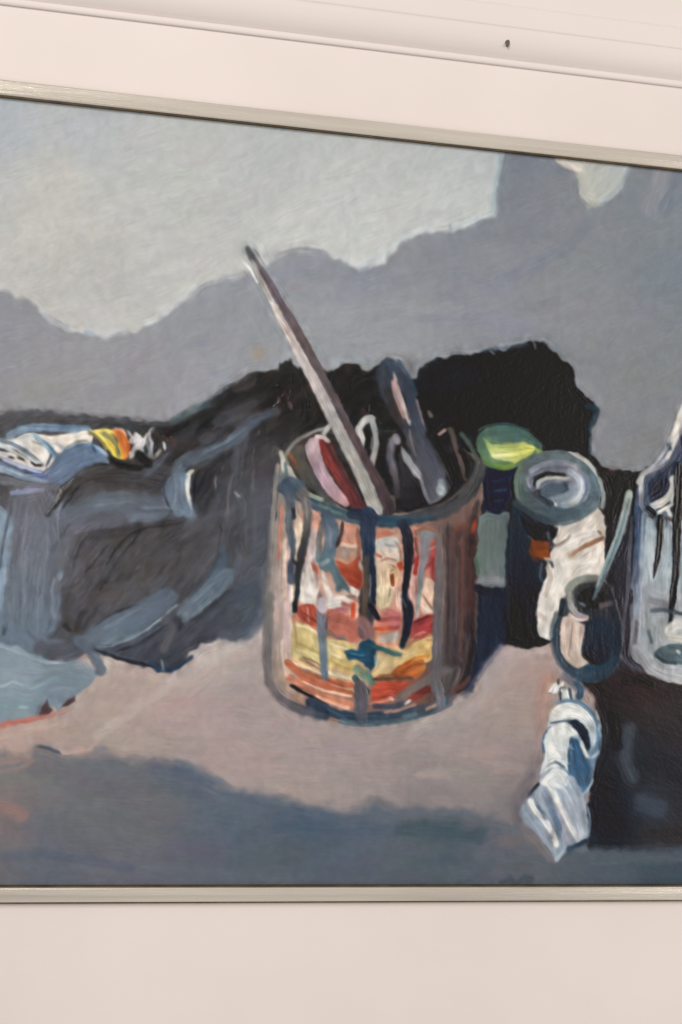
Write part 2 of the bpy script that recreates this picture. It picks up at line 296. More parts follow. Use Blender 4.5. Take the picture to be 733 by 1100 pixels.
S([(80,566),(120,560),(150,551)], 8, [(100,100,112),(86,88,100)], a=.8, soft=6); S([(140,556),(180,556),(204,553)], 5, (104,114,128), a=.8, soft=4); S([(96,576),(124,572),(160,566),(196,558)], 5, (60,57,60), a=.8, soft=5)
P([(176,522),(186,510),(202,506),(206,516),(202,532),(206,550),(192,556),(180,548)], [(186,520,(96,108,124)),(192,545,(108,120,136)),(200,515,(116,130,146))], a=.95, soft=3, ang=1.5, bris=.1, h=.7)
S([(178,512),(176,530),(184,550)], 1.4, (54,58,68), a=.8); S([(152,515),(170,497),(188,480)], 4, (84,91,102), a=.8, soft=5, taper=(.3,.6), dry=.3)
S([(184,512),(200,496),(224,486),(250,474),(268,458),(290,444)], 6.5, [(90,101,116),(92,106,120),(86,98,113),(84,94,108),(82,91,104)], a=.95, soft=5, bris=.12, h=.9, taper=(.1,.4), dry=.15)
S([(250,472),(270,452),(296,442)], 5, (78,84,95), a=.6, soft=5); S([(200,500),(220,478),(228,470)], 4, (66,68,76), a=.6, soft=4)
P([(207,510),(222,503),(232,515),(228,535),(214,556),(206,548),(204,530)], (52,49,51), a=.7, soft=7, ang=1.9, bris=.15, h=.8)
S([(204,508),(201,520),(202,532),(206,548)], 2.2, [(196,198,196),(222,220,212),(206,206,202),(150,156,162)], a=.95, soft=1.6, taper=(.15,.3), h=1.3); S([(207,506),(202,510)], 2, (214,214,208), a=.8, h=1.2)
S([(232,512),(231,525)], 1, (124,126,132), a=.7); S([(253,530),(256,533)], 1.6, (160,160,162), a=.8, h=1.4); S([(246,560),(245,535),(250,510)], 1, (112,110,110), a=.6); S([(272,490),(272,530)], .9, (110,110,112), a=.5)
for k in range(18):
    x = rng.uniform(238, 288); y = rng.uniform(460, 610); S([(x, y), (x + rng.uniform(-3, 3), y + rng.uniform(25, 60))], rng.uniform(.6, 1.6), rng.choice([0, 1, 2]) * np.array((15, 16, 18)) + np.array((64,64,71)), a=.45, h=.6, soft=2.2, dry=.4)
for k in range(60):
    x = rng.uniform(70, 235); y = rng.uniform(568, 655); an = rng.choice([-.9, -1.1, -.5, -1.5]); ln = rng.uniform(14, 34)
    S([(x, y), (x + ln * .5 * math.cos(an) + rng.uniform(-3, 3), y + ln * .5 * math.sin(an)), (x + ln * math.cos(an), y + ln * math.sin(an))], rng.uniform(2, 6), [(82,79,83),(94,92,97),(64,60,60),(74,66,61),(90,92,100),(54,50,50)][rng.randint(6)], a=.55, soft=4, dry=.6, bris=.16, h=1.0, taper=(.2,.4))
G(120, 640, 14, 10, (92, 66, 54), .35); G(150, 590, 30, 10, (78, 72, 74), .4, -.6); G(95, 600, 14, 26, (84, 80, 84), .5, .3)
S([(84,590),(92,606),(104,616)], 5, (86,82,84), a=.7, soft=4, dry=.4); S([(76,575),(66,600),(60,625)], 7, (94,92,98), a=.7, soft=6, dry=.3); S([(150,572),(128,600),(108,632)], 1.6, (40,36,36), a=.7, h=1.2, dry=.3)
FLOW = [(66,690,-.75),(90,640,-.85),(110,600,-.8),(150,600,-.7),(190,590,-.55),(215,565,-.5),(240,600,-1.0),(265,580,-1.35),(262,640,-.9),(230,470,-.55),(250,440,-.5),(200,480,-.6),(130,510,-.15),(90,520,-.35),(255,510,-1.2),(280,480,-1.3),(150,630,-.6),(120,650,-.6)]
for k in range(90):
    fx_, fy_, an = FLOW[rng.randint(len(FLOW))]
    x = fx_ + rng.uniform(-22, 22); y = fy_ + rng.uniform(-16, 16); ln = rng.uniform(24, 58); an += rng.normal(0, .12); bend = rng.normal(0, 3)
    c = [(86,88,96),(74,74,80),(62,59,59),(54,50,49),(92,98,108),(70,66,66)][rng.randint(6)]
    S([(x - ln / 2 * math.cos(an), y - ln / 2 * math.sin(an)), (x + bend, y + bend), (x + ln / 2 * math.cos(an), y + ln / 2 * math.sin(an))], rng.uniform(3.5, 7.5), c, a=.4, soft=4, dry=.5, bris=.14, h=.8, taper=(.15,.35), mask=mD)
# lower folds
P([(120,706),(150,690),(190,662),(225,648),(250,630),(252,650),(235,676),(212,688),(203,700),(198,713),(184,720),(164,716),(140,711)], [(150,700,(68,68,76)),(180,700,(60,62,70)),(230,660,(66,68,76)),(200,680,(66,66,72))], a=.85, soft=3, ang=-.7, bris=.12, h=.6)
P([(84,692),(98,674),(124,660),(150,646),(172,634),(184,633),(193,640),(176,660),(150,680),(124,692),(104,697)], [(100,685,(96,104,116)),(140,664,(94,105,120)),(180,642,(88,96,110)),(130,685,(102,116,128))], a=.95, soft=4, ang=-.5, bris=.07, h=.6)
P([(189,660),(200,642),(220,624),(238,610),(250,613),(252,622),(240,638),(222,652),(206,664),(196,668)], [(200,655,(94,103,114)),(235,622,(96,108,120)),(220,640,(92,104,115))], a=.95, soft=3.5, ang=-.8, bris=.08, h=.6)
S([(239,590),(240,604),(228,616)], 4, [(72,84,98),(80,93,106)], a=.9, soft=3); S([(204,640),(226,614),(236,596)], 2.4, (62,66,74), a=.7)
S([(120,694),(145,684),(168,669),(190,650)], 1.2, (140,158,168), a=.85, h=1.1); S([(196,668),(210,660),(226,646)], 1.2, (126,138,146), a=.6); S([(178,664),(184,676),(176,696)], 5, (84,83,88), a=.8, soft=5); S([(194,662),(193,676)], 1.6, (48,47,49), a=.65, soft=2.4); S([(200,660),(203,668)], 1.4, (118,122,128), a=.6)
S([(258,640),(276,632),(284,650),(264,678)], 9, (66,71,82), a=.75, soft=8); S([(282,615),(284,640),(280,660)], 3, (96,98,104), a=.6, soft=4); S([(210,690),(228,683),(246,680)], 3, (60,62,70), a=.85, soft=3, taper=(.1,.3)); S([(240,684),(262,684),(280,668)], 6, (92,98,108), a=.5, soft=7)
S([(168,716),(182,720),(194,714),(206,706)], 2.6, (46,58,76), a=.85, soft=2); S([(174,710),(175,720)], 1.2, (128,138,148), a=.8); S([(162,712),(170,720)], 3, (50,64,84), a=.8)
S([(76,640),(70,658),(82,678)], 5, (70,66,66), a=.7, soft=4); S([(58,622),(56,640),(58,664)], 1.6, (134,144,154), a=.6, h=1.2); S([(64,622),(66,614)], 2, (140,160,176), a=.6); S([(88,658),(82,676)], 3.4, (54,51,51), a=.65, soft=4); S([(70,672),(74,676)], 3, (50,48,48), a=.8); S([(92,615),(104,600),(116,585)], 1.2, (46,44,44), a=.6, h=.8); S([(54,592),(74,564)], 1.2, (62,62,68), a=.6)
for k in range(40):
    x = rng.uniform(75, 230); y = rng.uniform(570, 650); an = -.9; S([(x, y), (x + 16 * math.cos(an), y + 16 * math.sin(an))], rng.uniform(.5, 1.3), rng.choice([0, 1, 2]) * np.array((22, 21, 22)) + np.array((52,49,49)), a=.4, h=.6, soft=2)
for q, w, c in (([(150,546),(176,545),(200,551)], 1.2, (140,152,164)), ([(100,545),(122,540),(146,539)], 1.4, (118,127,138)), ([(218,486),(244,474),(264,459)], 1.4, (118,132,146)), ([(66,540),(62,560),(64,590)], 1.0, (140,146,156)), ([(30,548),(24,590),(22,630)], 1.0, (138,142,152)), ([(52,560),(50,600),(46,640)], .9, (134,140,150)), ([(110,676),(136,662),(160,648)], 1.3, (120,134,148)), ([(206,648),(226,630),(240,620)], 1.3, (124,138,150)), ([(206,545),(204,553),(198,556)], 1.8, (134,146,160)), ([(186,545),(190,530),(188,514)], 1.2, (130,144,158)),
        ([(66,548),(80,528),(92,514)], 1.6, (34,31,30)), ([(112,610),(126,588),(142,572)], 1.4, (38,36,36)), ([(140,574),(160,566),(196,562)], 1.8, (44,41,41)), ([(214,504),(209,516),(208,540)], 2.0, (36,34,35)), ([(96,574),(84,590),(78,612)], 1.4, (52,49,50)), ([(124,700),(150,690),(184,668)], 1.6, (44,45,51)), ([(204,668),(226,652),(246,634)], 2.2, (46,47,53)), ([(150,648),(120,660),(100,674)], 1.4, (48,46,47)), ([(238,556),(236,580),(232,600)], 1.4, (50,49,52)), ([(160,500),(140,503),(112,505)], 1.4, (44,40,38))):
    S(q, w, c, a=.8, soft=1.8, dry=.3, h=1.0, taper=(.15,.4))
for k in range(26):
    x, y, an = FLOW[rng.randint(len(FLOW))]; x += rng.uniform(-20, 20); y += rng.uniform(-14, 14)
    S([(x, y), (x + 5 * math.cos(an), y + 5 * math.sin(an))], .7, (122,124,130), a=.35, soft=1.6, h=1.0, mask=mD)
# --- pale blue cloth spilling over the table's edge
CL = [(-160,680),(-60,682),(0,690),(36,702),(60,710),(84,709),(98,715),(106,722),(98,733),(84,744),(80,752),(70,758),(63,765),(56,757),(50,764),(38,772),(20,776),(0,779),(-160,792)]
mC = P(CL, [(-60,740,(142,155,165)),(0,700,(136,149,159)),(30,720,(152,165,174)),(10,730,(148,161,170)),(20,755,(134,147,157)),(70,722,(120,134,146)),(95,726,(126,136,146)),(55,742,(108,121,134)),(0,770,(124,140,150))], 'painted_cloth', soft=2.2, wob=1.6, ang=.1, bris=.04, h=.5)
SCRUB(mC, 70, (-100, 690, 105, 775), (14, 40), (2, 6), lambda x, y: .15, .035, a=.5, h=.5)
S([(-40,690),(0,676),(40,690),(70,700)], 9, [(112,124,138),(104,116,130),(100,108,120)], 'painted_cloth', a=.85, soft=8); S([(0,694),(24,703),(48,711),(66,711)], 1.8, (158,173,185), a=.8, h=1); S([(-60,742),(0,738),(14,733),(24,736),(30,741),(46,736)], 1.5, (164,182,192), a=.9, h=1.2); S([(28,738),(36,742),(48,734),(60,730)], 3.5, (136,152,164), a=.8, soft=3)
S([(56,742),(68,739),(80,742)], 1.4, (132,145,156), a=.8); S([(22,760),(28,760)], 1.6, (170,186,194), a=.8, h=1.3); S([(-40,725),(0,722),(40,726)], 3, (140,154,166), a=.6, soft=4)
P([(40,772),(45,758),(50,750),(53,760),(58,764),(52,768)], (74,56,58), a=.95, soft=2, wob=1); P([(66,760),(72,752),(80,747),(81,753),(74,758)], (74,58,60), a=.9, soft=2, wob=1)
S([(-60,786),(0,779),(28,774),(54,769),(70,764)], 2.6, [(196,120,102),(196,112,96),(184,108,94),(172,140,130)], a=.9, soft=2.2); S([(-60,796),(0,790),(40,782),(66,776)], 5, (190,166,156), a=.7, soft=5)
S([(44,696),(62,699),(82,692)], 8, (74,74,82), a=.85, soft=5); S([(48,706),(66,709),(84,706)], 2, (60,62,70), a=.7); S([(84,688),(98,700),(108,720)], 6, (86,95,107), 'painted_drapery', a=.9, soft=3); S([(100,697),(124,706),(150,713),(166,717)], 2, (42,43,49), a=.9, taper=(.2,.2)); S([(30,678),(40,690)], 1.8, (80,86,98), a=.7); S([(3,672),(4,680)], 1.8, (58,64,72), a=.8)
S([(86,712),(100,718)], 3, (150,148,152), a=.6, soft=3)
# --- dark pool of shadow at the right of the table
mR = P([(618,727),(640,733),(664,722),(672,715),(700,722),(900,720),(900,905),(760,908),(700,912),(650,912),(634,912),(630,880),(634,850),(640,810),(640,770),(636,748)], [(650,760,(42,34,36)),(645,850,(31,31,37)),(690,742,(60,40,38)),(660,735,(52,40,40)),(700,770,(50,42,43)),(680,800,(46,50,58)),(725,790,(50,43,45)),(700,820,(40,40,46)),(720,830,(42,40,46)),(700,868,(54,60,72)),(660,880,(34,34,40)),(720,895,(54,48,48)),(640,905,(40,42,50)),(800,820,(50,47,52))], 'painted_table_shadow', soft=5, wob=2, ang=.4, bris=.07, h=.15)
SCRUB(mR, 90, (636, 740, 840, 905), (16, 44), (4, 9), lambda x, y: .6, .08, a=.35, hue=2)
S([(676,784),(671,810),(680,836)], 7, (68,77,86), a=.6, soft=9); S([(690,862),(706,870)], 9, (66,74,88), a=.55, soft=9); S([(636,912),(700,911),(760,909)], 3, (62,66,74), a=.6, soft=5); S([(660,770),(664,800)], 6, (26,25,28), a=.6, soft=7); S([(636,925),(700,922),(780,920)], 6, (82,88,96), a=.6, soft=7); S([(690,895),(730,892)], 5, (50,44,46), a=.6, soft=6)
# --- shadow of the can
P([(512,610),(530,618),(552,640),(548,690),(535,693),(516,720),(500,742),(496,700)], [(530,650,(40,45,59)),(520,700,(40,44,60)),(545,640,(34,37,48))], 'painted_drapery', soft=3, ang=1.5, bris=.08)
S([(500,748),(516,724),(538,694)], 3, (86,88,104), a=.6, soft=4)
# --- tin can holding the brushes: body, inside, label, tools, rim, drips
CAN = [(302,500),(298,545),(292,600),(287,660),(285,705),(288,735),(298,752),(318,764),(345,771),(378,777),(400,777),(430,774),(458,767),(482,756),(498,742),(507,715),(512,670),(514,610),(516,560),(518,505),(505,486),(460,476),(400,470),(345,464),(318,476),(306,488)]
CN = 'painted_can'
mB = P(CAN, [(295,520,(128,121,116)),(291,600,(122,115,112)),(289,690,(106,102,102)),(303,600,(176,158,150)),(305,660,(196,172,168)),(300,710,(190,164,156)),(320,620,(214,196,184)),(320,700,(220,200,160)),(360,600,(196,150,128)),(400,620,(222,200,172)),(440,600,(176,120,104)),(470,600,(120,92,84)),(485,620,(92,80,80)),(500,600,(92,70,66)),(510,600,(70,54,52)),(480,700,(88,80,82)),(500,700,(62,54,56)),(440,740,(130,86,72)),(480,745,(60,50,50)),(350,750,(150,110,96))], CN, soft=2, ang=1.52, bris=.06, h=.4)
for x0, c in ((302,(168,152,146)),(306,(200,172,170)),(309,(210,184,182)),(312,(222,200,190))):
    S([(x0 + 2, 585), (x0 + .5, 640), (x0 - 1, 700)], 1.8, c, CN, a=.8, bris=.06)
S([(298,500),(293,560),(289,620),(286,690)], 2.4, [(136,130,124),(126,120,116),(118,114,112),(100,98,98)], CN, bris=.08); S([(295,520),(292,600),(287,680)], .8, (160,150,142), a=.6); S([(301,520),(297,590),(293,650),(291,705)], 1.4, (150,138,132), a=.7); S([(290,560),(287,620),(285,680)], 1.2, (88,88,92), a=.7)
S([(302,545),(301,580),(299,600)], 1.6, (206,128,108), a=.85); S([(301,600),(300,640)], .8, (214,180,172), a=.7); S([(307,580),(306,600),(306,640)], 2.4, (228,198,176), a=.8); S([(313,620),(314,650),(314,690)], 1.2, (240,222,206), a=.9); S([(304,690),(306,712),(312,734)], 3, [(214,188,180),(226,198,180),(228,186,160)], a=.9)
# the label
LB = 'painted_can/painted_label'
mL = P([(316,560),(340,549),(372,562),(400,570),(440,566),(476,575),(470,620),(467,680),(467,706),(446,716),(430,727),(402,731),(378,745),(346,728),(316,711),(314,670),(316,620)], [(330,600,(206,180,170)),(330,640,(222,212,202)),(360,600,(196,140,116)),(370,640,(224,206,192)),(330,665,(182,90,74)),(365,670,(184,98,86)),(330,695,(224,204,148)),(365,705,(224,206,150)),(412,600,(228,210,186)),(412,640,(236,218,176)),(420,665,(188,112,112)),(420,705,(234,214,156)),(445,630,(218,172,160)),(455,640,(208,160,150)),(455,670,(164,72,72)),(455,695,(228,204,140)),(466,600,(170,76,74))], LB, soft=2, wob=1, ang=.2, bris=.05, h=.5)
P([(320,553),(325,566),(324,582),(318,602),(314,604),(315,580)], (236,217,194), LB, wob=.8)
P([(338,546),(348,549),(346,560),(344,572),(335,570)], (214,164,146), wob=.8); S([(337,572),(334,590),(337,606)], 4, [(206,182,178),(200,188,190)], a=.95)
P([(371,562),(384,562),(387,586),(377,590),(367,585)], (206,152,132), wob=.8); P([(364,586),(384,590),(386,602),(364,600)], (160,140,128), wob=1.2); S([(368,585),(378,587),(386,586)], 1.8, (226,196,178))
P([(361,602),(373,606),(386,598),(389,622),(386,634),(375,628),(364,616)], [(370,608,(184,92,60)),(382,615,(170,78,52)),(378,626,(176,70,58))], wob=1, ang=.5, bris=.14); S([(386,603),(388,612)], 1.5, (214,198,188)); S([(372,602),(382,596)], 1.2, (196,130,100))
P([(322,612),(335,607),(342,626),(341,645),(335,656),(328,650),(320,640)], [(330,620,(220,208,200)),(332,645,(226,218,208))], wob=.8, ang=1.4, bris=.07); S([(322,613),(330,604),(337,600)], 3.5, (210,196,190)); P([(334,604),(342,610),(343,616),(336,613)], (198,102,82), wob=.6, soft=2)
P([(344,608),(352,625),(358,640),(367,640),(380,631),(385,635),(377,646),(364,653),(354,656),(350,642)], [(348,620,(222,206,198)),(370,644,(228,220,210)),(356,650,(216,214,206))], wob=.8, ang=.4, bris=.06); S([(365,630),(372,634)], 2, (224,214,206)); S([(378,632),(384,636),(380,644)], 2.4, (230,220,208))
S([(368,648),(376,652),(380,648)], 2, (196,120,118)); S([(380,649),(379,662)], 2, (206,84,54)); S([(362,655),(370,657)], 3, (186,120,126)); P([(343,634),(347,640),(349,650),(341,650)], (116,98,102), wob=.6)
P([(317,652),(336,649),(346,662),(345,672),(336,672),(322,664)], (182,88,72), wob=1, ang=1.4, bris=.16); S([(330,652),(332,668)], .9, (214,160,140)); S([(322,654),(328,666)], .8, (120,60,52), a=.7); P([(352,654),(366,659),(386,668),(396,670),(390,682),(382,690),(368,688),(356,682)], [(365,670,(180,110,96)),(385,675,(172,100,86)),(378,686,(206,130,110))], wob=.8, ang=.3, bris=.08)
P([(316,668),(332,674),(346,684),(360,687),(383,694),(380,722),(360,718),(345,716),(330,709),(315,706)], [(325,680,(222,202,140)),(322,692,(222,212,156)),(340,700,(232,216,162)),(365,700,(228,212,158)),(375,712,(214,186,112)),(320,702,(196,190,132))], wob=.8, ang=.45, bris=.07)
for q, c, w in (([(317,689),(332,696),(344,702)], (178,158,98), 1.2), ([(326,706),(338,711),(346,716)], (130,108,84), 1.2), ([(322,708),(336,714),(345,719)], (120,96,78), .9), ([(318,672),(330,674),(342,682)], (236,226,186), 1.8), ([(356,692),(372,698),(381,704)], (242,228,186), 1.6), ([(352,680),(362,684),(372,687)], (112,110,112), 1.4), ([(354,708),(368,716),(380,720)], (200,172,104), 1.4), ([(318,697),(332,702),(346,708)], (226,216,160), 1.4), ([(356,702),(368,707)], (240,226,180), 1.5)):
    S(q, w, c, a=.9, h=.7)
for q, c, w in (([(309,712),(328,728),(350,738),(376,746)], (180,100,76), 4), ([(317,712),(334,720),(346,724)], (240,222,190), 1.7), ([(352,722),(364,726),(378,729)], (240,226,196), 1.8), ([(350,730),(364,734),(378,736)], (198,116,90), 3), ([(311,715),(326,724),(345,728)], (186,112,84), 2.2), ([(326,733),(346,741),(377,748)], (234,196,168), 1.6), ([(312,728),(334,742),(352,750),(376,757)], (190,122,98), 4), ([(340,748),(356,755),(374,761)], (236,204,176), 1.4), ([(326,742),(340,750),(374,760)], (222,166,142), 1.6), ([(308,712),(314,714)], (176,100,70), 1.8)):
    S(q, w, c, LB, a=.95, h=.6, bris=.1)
P([(404,570),(418,568),(424,574),(412,578),(404,580)], (206,138,114), wob=.6); P([(403,580),(411,577),(428,578),(431,588),(428,593),(416,588),(403,591)], [(410,584,(200,196,190)),(426,586,(188,192,190))], wob=.8); S([(414,585),(424,587)], 1.2, (140,140,142), a=.8); P([(403,592),(416,589),(429,594),(430,606),(416,610),(404,608)], (222,206,190), wob=.8); S([(404,596),(409,598)], 1.8, (180,110,92)); P([(403,606),(429,606),(424,622),(419,650),(410,655),(402,640)], [(410,612,(226,208,192)),(410,640,(240,226,186)),(418,620,(226,196,156))], wob=.8, ang=1.4)
P([(426,605),(432,602),(434,611),(429,613)], (198,92,64), wob=.6); S([(421,618),(422,628)], 2.2, (132,72,48)); S([(419,632),(418,640)], 1, (120,116,110)); S([(424,612),(426,622)], 1.6, (236,200,146)); P([(424,630),(431,636),(431,656),(426,650)], (230,196,182), wob=.6); P([(418,653),(424,656),(431,661),(430,672),(418,675),(404,672)], [(424,665,(186,108,114)),(408,670,(206,140,122))], wob=.8); S([(404,676),(414,675),(427,674)], 2.4, [(204,96,60),(206,104,70),(150,72,76)]); P([(407,684),(428,679),(429,688),(408,690)], (186,176,168), wob=.6); S([(405,692),(428,692)], 1.4, (218,150,132))
P([(440,618),(447,620),(446,640),(448,662),(442,654)], (220,176,166), wob=.6, ang=1.5); P([(458,620),(467,624),(468,656),(455,661),(452,642)], [(462,630,(226,192,168)),(456,650,(232,206,188))], wob=.6, ang=1); S([(455,640),(464,654)], 1, (140,90,76), a=.8); S([(457,652),(460,655)], 1.8, (242,220,204)); S([(465,636),(466,652)], 1.2, (236,208,170))
P([(460,590),(474,577),(476,582),(470,596),(463,603)], (188,80,76), wob=.8); S([(462,590),(472,584)], 1, (226,160,146)); S([(464,600),(466,622)], 2.5, [(150,52,50),(170,72,72)]); S([(448,600),(446,616)], 2.2, (170,60,56)); S([(444,590),(444,604)], 1.6, (140,60,56))
P([(440,668),(450,664),(460,659),(468,661),(467,680),(446,687),(441,684)], [(450,675,(164,76,76)),(462,668,(170,62,62))], wob=.8, ang=-.5, bris=.14); S([(446,668),(460,662)], 1.4, (110,40,42)); S([(442,684),(456,679)], 1.4, (196,124,110))
P([(400,704),(412,704),(432,702),(446,690),(467,680),(467,706),(450,712),(430,716),(415,724),(401,728)], [(410,712,(238,224,178)),(440,700,(230,210,148)),(462,690,(232,216,160)),(462,704,(216,168,92)),(408,726,(222,184,130))], wob=.8, ang=-.4, bris=.06)
P([(420,722),(432,712),(453,705),(459,713),(452,725),(440,730),(424,727)], [(430,720,(190,106,52)),(445,722,(160,76,38)),(455,712,(206,146,84))], wob=1, ang=-.4, bris=.12); S([(444,708),(460,704)], 2, (220,160,84))
P([(401,735),(430,731),(440,733),(428,744),(418,753),(401,757)], [(410,742,(186,82,62)),(425,738,(160,66,50))], wob=.8, ang=-.2, bris=.12); S([(401,730),(418,729),(442,728)], 1.8, (96,66,52)); S([(400,757),(412,753),(421,750)], 2.2, (216,134,114)); S([(419,749),(422,752)], 1.4, (230,180,164))
S([(446,746),(456,742),(467,738)], 4.5, (108,46,42), a=.95); S([(440,750),(452,748)], 3, (124,58,52))
# rust the label down a little, keep its whites broken
lk = np.clip(mL, 0, 1)[..., None]; redness = np.clip((COL[..., 0] - COL[..., 2]) * 2.2, 0, 1)[..., None]
COL = COL * (1 - lk * redness * np.array([.09, .13, .14]))
COL = COL * (1 + lk * (.16 * vnoise(PX / 3.2, PY / 5.5, 71) + .10 * vnoise(PX / 7, PY / 9, 72))[..., None])
for k in range(46):
    x = rng.uniform(318, 464); y = rng.uniform(565, 720); an = .3 if x < 395 else -.3
    if y < 650: an += 1.2 * rng.choice([0, 1])
    S([(x, y), (x + rng.uniform(4, 12) * math.cos(an), y + rng.uniform(3, 11) * math.sin(an))], rng.uniform(.6, 1.5), [(232,216,200),(120,64,50),(150,82,62),(214,180,160),(96,74,66),(176,120,100)][rng.randint(6)], a=.75, dry=.4, h=.9, taper=(.2,.4), mask=mL)
for q, w, c in (([(384,566),(386,590),(384,612)], 2.4, (120,72,58)), ([(408,604),(416,600),(428,603)], 1.6, (150,96,76)), ([(336,600),(340,618),(341,632)], 1.8, (124,84,80)), ([(446,622),(449,645),(446,662)], 1.6, (140,76,70)), ([(372,640),(388,646),(394,662)], 3, (104,62,52)), ([(322,655),(340,668),(360,682)], 1.6, (112,58,48)), ([(404,668),(424,664),(436,668)], 2, (120,52,48)), ([(452,612),(462,606),(468,598)], 2.6, (128,48,46)), ([(424,580),(430,592),(430,604)], 1.6, (128,96,82)), ([(356,612),(368,624),(378,640)], 1.6, (112,72,58)), ([(402,728),(418,726),(440,727)], 2.2, (110,66,42)), ([(320,716),(340,726),(376,740)], 1.8, (120,62,46)), ([(316,660),(318,690),(317,706)], 1.4, (150,120,84)), ([(352,566),(360,590),(362,602)], 2, (126,92,82)), ([(440,690),(456,684),(467,681)], 1.6, (130,72,60))):
    S(q, w, c, a=.75, soft=2.4, dry=.25, h=.5, taper=(.2,.4))
# dark right side and foot of the can
S([(474,566),(472,620),(470,680),(468,740)], 5.5, [(98,84,80),(92,82,82),(90,84,88),(84,80,82)], CN, a=.95, bris=.08); S([(481,562),(481,620),(482,690)], 1.6, (58,58,64), a=.8); S([(487,570),(488,640),(485,700)], 4.5, [(104,84,78),(88,78,78),(86,84,88)], a=.85); S([(498,575),(497,640),(494,690)], 5, [(98,76,70),(94,72,70),(80,70,72)], a=.85); S([(508,580),(507,640),(505,690)], 3.5, [(70,52,50),(74,52,52),(50,44,50)], a=.9); S([(505,600),(504,660)], 1.8, (110,70,66), a=.7)
S([(490,660),(492,685),(490,702)], 4, (70,74,82), a=.7, soft=4); S([(497,680),(502,692),(496,708)], 3, (98,90,92), a=.8, soft=3); S([(493,718),(490,730),(486,740)], 1.6, (132,130,128), a=.85); S([(508,690),(503,720),(494,742)], 3.5, (44,38,40), a=.85); S([(482,700),(480,740)], 6, (76,72,74), a=.7, soft=6); S([(490,720),(482,750)], 3, (62,56,56), a=.7)
S([(506,584),(509,560),(513,540)], 3, (60,50,50), a=.8); S([(511,557),(509,566),(507,574)], 2.6, [(214,74,46),(232,96,60),(196,70,46)], CN, taper=(.3,.3)); S([(490,568),(500,564)], 3, (128,78,66), a=.8); S([(496,578),(494,584)], 1.4, (140,110,100), a=.8); S([(486,742),(498,736),(504,728)], 2.4, (104,66,58), a=.6)
S([(428,752),(444,740),(468,727),(488,716)], 4.2, [(104,92,88),(112,100,96),(100,92,92),(84,80,82)], a=.92, soft=2)
FT = 'painted_can/painted_foot'
for q in ([(486,572),(486,640),(483,710)], [(498,570),(497,640),(493,715)], [(508,560),(507,640),(503,705)]): S(q, 7, (52,36,35), a=.42, soft=7)
S([(497,580),(497,650),(494,700)], 1.6, (104,70,64), a=.6, soft=2.5); S([(491,600),(490,680)], 1.2, (88,76,76), a=.6)
S([(313,736),(324,743),(338,750),(352,758)], 1.8, (34,32,36), FT); S([(290,640),(287,690),(288,722),(294,742),(308,755),(328,764),(350,769)], 5, [(120,115,112),(112,108,106),(104,99,98),(100,93,93),(96,88,90),(86,82,88),(62,68,80)], FT, bris=.12, soft=3.5, h=.4); S([(294,700),(296,724),(303,740),(314,748)], 2, (132,118,114), FT, a=.6, soft=3); S([(334,754),(352,763),(372,769),(400,770),(430,767),(452,762)], 5.5, [(54,60,74),(50,62,78),(48,62,78),(58,70,84),(54,64,78),(60,70,82)], FT, bris=.1)
S([(366,775),(386,778),(410,777),(440,772),(466,764),(484,756)], 2.6, [(86,100,108),(60,84,96),(62,82,94),(74,92,102),(56,74,86),(92,98,106)], FT, a=.9); S([(402,758),(420,759),(436,756)], 3, (58,64,78), FT, a=.9); S([(414,765),(428,763),(446,757)], 1.8, (166,134,126), a=.9); S([(446,762),(470,755),(486,746)], 3, (72,72,80), FT, a=.8); S([(436,756),(440,753)], 1.8, (206,200,200)); S([(458,762),(468,757)], 1.6, (176,150,138), a=.8); S([(434,770),(446,767)], 2.4, (96,112,122), a=.8); S([(476,760),(480,752)], 2, (56,88,104), a=.8); S([(484,752),(498,744)], 2, (128,112,112), a=.6, soft=3); S([(352,762),(372,772)], 1.2, (70,84,98), a=.7)
# inside of the can
IN = 'painted_can/painted_inside'
P([(309,487),(318,476),(330,468),(345,464),(400,468),(470,470),(500,484),(514,500),(508,520),(495,535),(470,546),(430,550),(400,551),(380,550),(355,541),(330,527),(316,512)], [(325,500,(70,66,62)),(350,500,(60,50,48)),(400,500,(40,36,36)),(420,530,(44,40,40)),(450,540,(40,36,36)),(490,500,(34,30,29)),(480,520,(40,36,35)),(505,500,(60,58,56))], IN, soft=2, bris=.1)
P([(312,486),(325,478),(329,496),(346,518),(360,536),(362,544),(345,534),(326,517),(315,500)], [(320,490,(78,72,66)),(340,520,(70,68,66))], IN, wob=1); S([(309,486),(314,492),(318,500)], 2.4, [(150,96,66),(96,66,50)], a=.9)
# tools standing in it
K = 'painted_brush_handle'
P([(327,478),(333,471),(341,469),(344,482),(351,504),(363,523),(376,541),(371,545),(358,536),(345,521),(335,503)], [(335,478,(190,168,170)),(342,500,(172,146,158)),(355,520,(176,146,156)),(370,540,(200,158,160))], K + '#pink', wob=.7, ang=1.05, bris=.05); S([(330,482),(340,506),(356,528)], 1, (168,144,158), a=.7)
P([(342,470),(353,472),(362,492),(378,518),(394,545),(390,549),(378,546),(374,538),(361,516),(349,498)], [(348,478,(112,50,46)),(360,500,(122,56,52)),(372,520,(100,50,50)),(386,542,(92,52,56))], K + '#red', wob=.7, ang=1.05, bris=.14); S([(352,478),(366,504),(386,534)], 2.4, (72,48,48), a=.8); S([(340,469),(348,470),(353,474)], 2, (220,200,198)); S([(350,494),(358,506)], 1.2, (156,70,62), a=.8)
S([(305,492),(318,474),(334,465),(346,461),(353,460)], 1.8, [(150,152,142),(140,136,132),(128,124,122),(170,164,160),(204,198,194)], CN, a=.9, soft=2.4); S([(348,466),(353,458)], 2.2, (206,202,198), a=.9)
RG = 'painted_ring'
